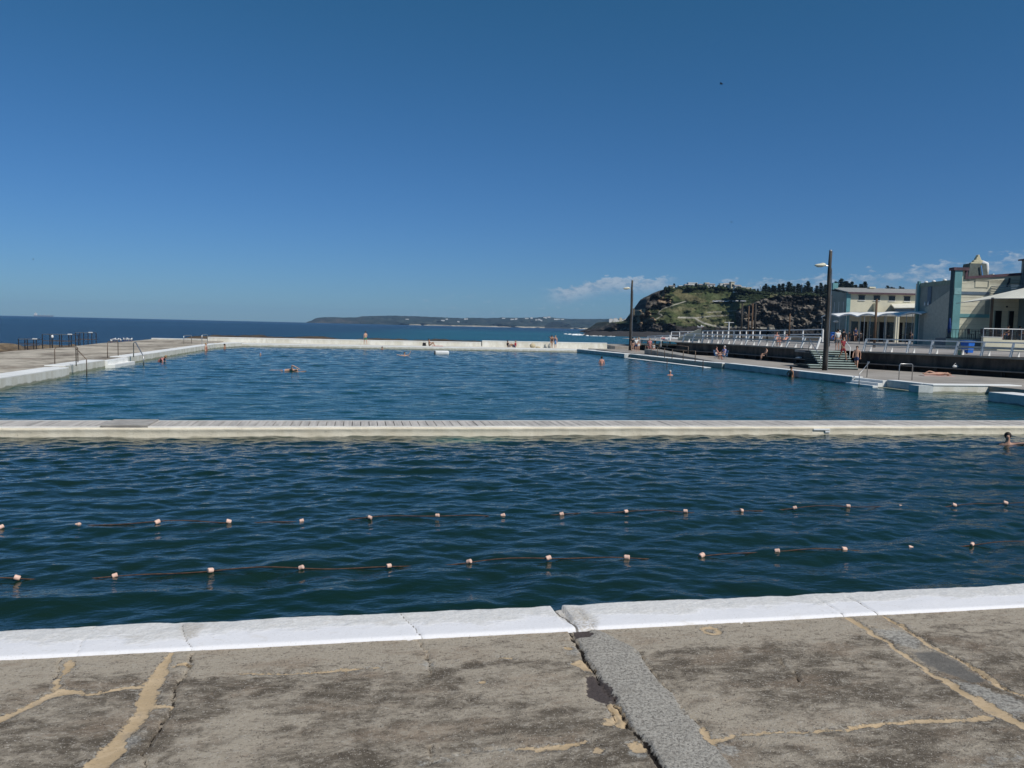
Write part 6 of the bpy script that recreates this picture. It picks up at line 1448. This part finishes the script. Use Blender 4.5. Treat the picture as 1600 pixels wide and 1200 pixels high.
hs = [(1051, 8, 3.4, HC, 1), (1065, 6, 3, HW, 0), (1076, 9, 3.8, HW, 1), (1084, 14, 6.2, HW, 0), (1097, 8, 3.5, HW, 1), (1106.5, 6, 5.5, HC, 0), (1112, 12, 4.0, HW, 1), (1130, 6, 5.5, HW, 0), (1140, 13, 5, HW, 1), (1146, 5, 8.0, HC, 0), (1155, 9, 4.4, HW, 1), (1163, 7, 4.0, HW, 0), (1173, 6, 4.4, HC, 0)]
nm = ['cream house at the seaward end of the headland', 'small flat white house second along the headland', 'low white gabled house left of the big white one', 'biggest bright white house on the headland', 'white gabled house right of the big white one', 'narrow cream tower house in the shrubs', 'long white gabled house behind shrubs', 'narrow white house left of the cream block', 'wide white gabled house beside the tall cream block', 'tall narrow cream block, the tallest on the headland', 'white house just right of the tall cream block', 'small flat white house before the pines', 'last cream house at the start of the pine row']
for (c, wd, ht, m_, r_), l in zip(hs, nm):
    p, D = crest(c, 3, 0); house(p, wd*.55, 6, ht*.72, m_, l, 'houses on the headland', r_)
# cars parked on the cliff road (tiny)
CARP = [M('car_white', (.75, .75, .75), .3, .03, 1, 0), M('car_silver', (.45, .46, .48), .3, .03, 1, 0)]
for i, c in enumerate((1116, 1119.5, 1125, 1128.5, 1132, 1136, 1141, 1149, 1153, 1160)):
    p, D = onhill(c, 472.5); o = thing('parked_car', p-CF*1.5+Vector((0, 0, .3)), '%s small car from the left parked on the cliff road' % ['first', 'second', 'third', 'fourth', 'fifth', 'sixth', 'seventh', 'eighth', 'ninth', 'last'][i], 'car', 'cars parked on the cliff road', YAW)
    MB().box((0, 0, .6), (4.3, 1.8, .7)).build('body', CARP[i % 2], o, bevel=.15); MB().box((-.1, 0, 1.2), (2.3, 1.6, .6), taper=.78).build('cabin', DARKGL, o)
    for sx in (-1.3, 1.3): MB().tube([(sx, -.93, .3), (sx, -.75, .3)], .32, 10).build('wheel', C_BLACK, o); MB().tube([(sx, .75, .3), (sx, .93, .3)], .32, 10).build('wheel', C_BLACK, o)
# slim masts on the ridge and behind the promenade
for c, yt, l in ((1187.5, 448, 'thin pale mast on the ridge left of the pine row'), (1252.5, 445, 'thin pale mast in front of the ridge pines')):
    p, D = crest(c, 0, -1); zt = EYE+((510.8+(c-800)*.02287)-yt)/FPX*D; o = thing('mast', p, l, 'mast', 'masts on the ridge'); MB().tube([(0, 0, 0), (0, 0, zt-p.z)], [.35, .2], 6).build('pole', STEEL, o); MB().box((0, 0, zt-p.z+.2), (.9, .9, .4)).build('lamp_head', WHITE, o)
p = onz(1138, 128, 1.6); o = thing('mast', p, 'short white mast behind the close posted fence', 'mast'); MB().tube([(0, 0, 0), (0, 0, 3.1)], .09, 6).build('pole', WHITE, o); MB().box((0, 0, 3.0), (1.5, .08, .08), rz=YAW).build('crossbar', WHITE, o)

# ------------------------------------------------------------------ far coast
sil2 = [(478, 503.8), (486, 501), (492, 497.6), (500, 496), (515, 495.2), (530, 496.3), (545, 496), (558, 495.6), (566, 494), (590, 493.6), (612, 493.0), (640, 494), (665, 494.8), (690, 495.8), (720, 497), (742, 496.4), (760, 497.4), (785, 496.2), (800, 496.6), (830, 496.5), (850, 495.2), (868, 496.5), (885, 498), (920, 498.5), (960, 498.2), (1010, 498.5), (1080, 499)]
a_, b_ = zip(*sil2); c2_ = np.arange(478, 1080, 1.5); NR2 = 26
PX2, T2 = np.meshgrid(c2_, np.linspace(0, 1, NR2)); hor2 = 510.8+(PX2-800)*.02287
top2 = np.interp(PX2, a_, b_)+fbm(PX2, PX2*0, .25, 3, 9)*.5; b2_ = hor2+1.35
PY2 = b2_+(top2-b2_)*T2; D2m = 5000+T2**1.3*900+fbm(PX2, PY2*3, .05, 4, 14)*260*np.clip(T2*4, 0, 1)
dr = np.stack([PX2-800, -(PY2-600), -np.full(PX2.shape, FPX)], -1) @ Cm.T; t2 = D2m/(dr[..., 0]*CF.x+dr[..., 1]*CF.y)
X2_, Y2_, Z2_ = t2*dr[..., 0], t2*dr[..., 1], EYE+t2*dr[..., 2]; Z2_[0] = -1.5
C2 = np.zeros(PX2.shape+(3,))+np.array([.032, .048, .044]); n3 = fbm(PX2, PY2*3, .12, 4, 15); C2 = mixc(C2, n3*1.6, np.array([.062, .072, .066]))
C2 = mixc(C2, ((T2 < .13) & (PX2 > 630))*.9, np.array([.48, .42, .32])); C2 = mixc(C2, ((T2 < .8) & (PX2 < 560))*np.clip(n3+.4, 0, 1)*.6, np.array([.16, .13, .11]))
C2 = mixc(C2, inpoly(PX2+n3*2, PY2, [(849, 516), (852, 508), (862, 503), (880, 503), (890, 509), (893, 516)])*.9, np.array([.02, .025, .02]))
for off, dz in ((800, 0), (2000, -30), (2600, -80)):
    X2_ = np.vstack([X2_, X2_[NR2-1]+CF.x*off]); Y2_ = np.vstack([Y2_, Y2_[NR2-1]+CF.y*off]); Z2_ = np.vstack([Z2_, np.maximum(Z2_[NR2-1]+dz, -2)]); C2 = np.concatenate([C2, C2[NR2-1:NR2]], 0)
struct(grid('far_coast_hills', X2_, Y2_, Z2_, colmat('far_coast', .008, .4, .02, 14), cols=C2))
hp = [(637, 499), (692, 501.5), (716, 503.5), (699, 499.5), (801, 499.5), (806, 499), (823, 498), (830, 497.5), (838, 500), (842, 499.5), (846, 501), (852, 496.5), (858, 496), (868, 499.5), (873, 499), (878, 499.5), (787, 497.5), (729, 499)]
for i, (c, y) in enumerate(hp):
    j = int(round((c-478)/1.5)); ii = int(np.argmin(np.abs(PY2[:, j]-y))); p = Vector((X2_[ii, j], Y2_[ii, j], Z2_[ii, j]-2))-CF*30
    o = thing('house', p, 'pale speck of a house on the distant coast hills', 'house', 'houses on the distant coast', YAW); w_ = random.uniform(14, 26)
    MB().b2((-w_/2, 0, -2), (w_/2, 14, random.uniform(5, 9))).build('wall', HW, o); MB().b2((-w_/2-1, -1, 9), (w_/2+1, 15, 10)).build('roof', HR, o)
# suburb on the point behind the headland
for i, (c, y) in enumerate(((955, 499), (959, 501), (962, 498.5), (966, 500.5), (970, 498), (974, 501), (978, 499.5), (981, 502), (964, 503), (957, 503.5), (972, 503.5), (986, 499.5))):
    p = at(c, y, 1500); o = thing('house', p-Vector((0, 0, 4)), 'pale house on the low point left of the headland outcrop', 'house', 'houses on the low point', YAW)
    w_ = random.uniform(4, 8); h_ = random.uniform(3, 5); MB().b2((-w_/2, 0, -2), (w_/2, 6, h_)).build('wall', [HW, HC, HW][i % 3], o); MB().add([(-w_/2, 0, h_), (w_/2, 0, h_), (w_/2, 6, h_), (-w_/2, 6, h_), (0, 3, h_+1.8)], [(0, 1, 4), (1, 2, 4), (2, 3, 4), (3, 0, 4)]).build('roof', HR, o)
pp = [at(c, y, D) for c, y, D in ((938, 514.6, 1450), (945, 507, 1490), (952, 502, 1520), (965, 501, 1530), (985, 501.5, 1540), (1010, 500, 1550), (1010, 516, 1450))]
mb = MB(); ctr = sum(pp, Vector())/len(pp)
rows = []; nxp = 50; Xp = np.zeros((12, nxp)); Yp_ = Xp.copy(); Zp_ = Xp.copy()
for j in range(nxp):
    c = 935+j*1.6; tp_ = np.interp(c, [935, 942, 948, 953, 965, 985, 1014], [514.2, 509, 504, 502.5, 502, 502.5, 501]); hb = 510.8+(c-800)*.02287+2.4
    for i in range(12):
        t = i/9 if i <= 9 else 1; y = hb+(tp_-hb)*t+(mnoise.noise(Vector((c*.3, i*.5, 0))))*.4*(i > 0); p = at(c, y, 1400+110*t**1.5+mnoise.noise(Vector((c*.2, i*.4, 3)))*14)
        if i > 9: p = p+CF*(200*(i-9)); p.z = max(-2, p.z-(i-10)*30)
        Xp[i, j], Yp_[i, j], Zp_[i, j] = p
Cp = np.zeros(Xp.shape+(3,))+np.array([.04, .045, .03]); Cp = mixc(Cp, fbm(Xp, Zp_*4, .03, 3, 4)*2, np.array([.12, .11, .085]))
struct(grid('low_point', Xp, Yp_, Zp_, HEADM, cols=Cp))
# ship on the horizon
p = onz(68, 8300, -.7); o = thing('ship', p, 'tiny pale cargo ship on the horizon at the far left', 'ship', None, YAW)
MB().add([(-95, -12, -1), (90, -12, -1), (105, 0, 10), (90, 12, -1), (-95, 12, -1), (-98, -13, 12), (92, -13, 12), (112, 0, 14), (92, 13, 12), (-98, 13, 12)], [(0, 1, 6, 5), (1, 2, 7, 6), (2, 3, 8, 7), (3, 4, 9, 8), (4, 0, 5, 9), (5, 6, 7, 8, 9), (4, 3, 2, 1, 0)]).build('hull', M('hull_grey', (.25, .27, .3)), o)
MB().b2((-92, -10, 12), (-70, 10, 32)).build('bridge', HW, o); MB().b2((-85, -3, 32), (-79, 3, 40)).build('funnel', HC, o)
for x_ in (-30, 10, 50): MB().bar((x_, 0, 12), (x_, 0, 24), 2, 2).build('crane', HC, o)

# ------------------------------------------------------------------ haze
hz = MB().b2((-9600, -900, -6.0), (9600, 10200, 160)).build('haze', None); hz['kind'] = 'stuff'; hz['label'] = 'thin blue sea haze over the distant coast'; hz['category'] = 'haze'
hm = bpy.data.materials.new('haze'); hm.use_nodes = True; nt = hm.node_tree; nt.nodes.remove(nt.nodes['Principled BSDF'])
pv = nt.nodes.new('ShaderNodeVolumePrincipled'); pv.inputs['Color'].default_value = (.40, .66, 1, 1); pv.inputs['Density'].default_value = 5e-5; pv.inputs['Anisotropy'].default_value = 0.0
nt.links.new(pv.outputs[0], nt.nodes['Material Output'].inputs['Volume']); hz.data.materials.append(hm)

# ------------------------------------------------------------------ turn the skin bodies into plain meshes
bpy.context.view_layer.update()
dg = bpy.context.evaluated_depsgraph_get()
res = []
for o, extra in SKQ:
    me = bpy.data.meshes.new_from_object(o.evaluated_get(dg)); res.append(me)
for (o, extra), me in zip(SKQ, res):
    if extra is not None and extra.v:
        bm = bmesh.new(); bm.from_mesh(me); vs = [bm.verts.new(v) for v in extra.v]
        for f in extra.f:
            try: bm.faces.new([vs[i] for i in f])
            except ValueError: pass
        bm.to_mesh(me); bm.free()
    o.modifiers.clear(); o.data = me
    for p_ in me.polygons: p_.use_smooth = True
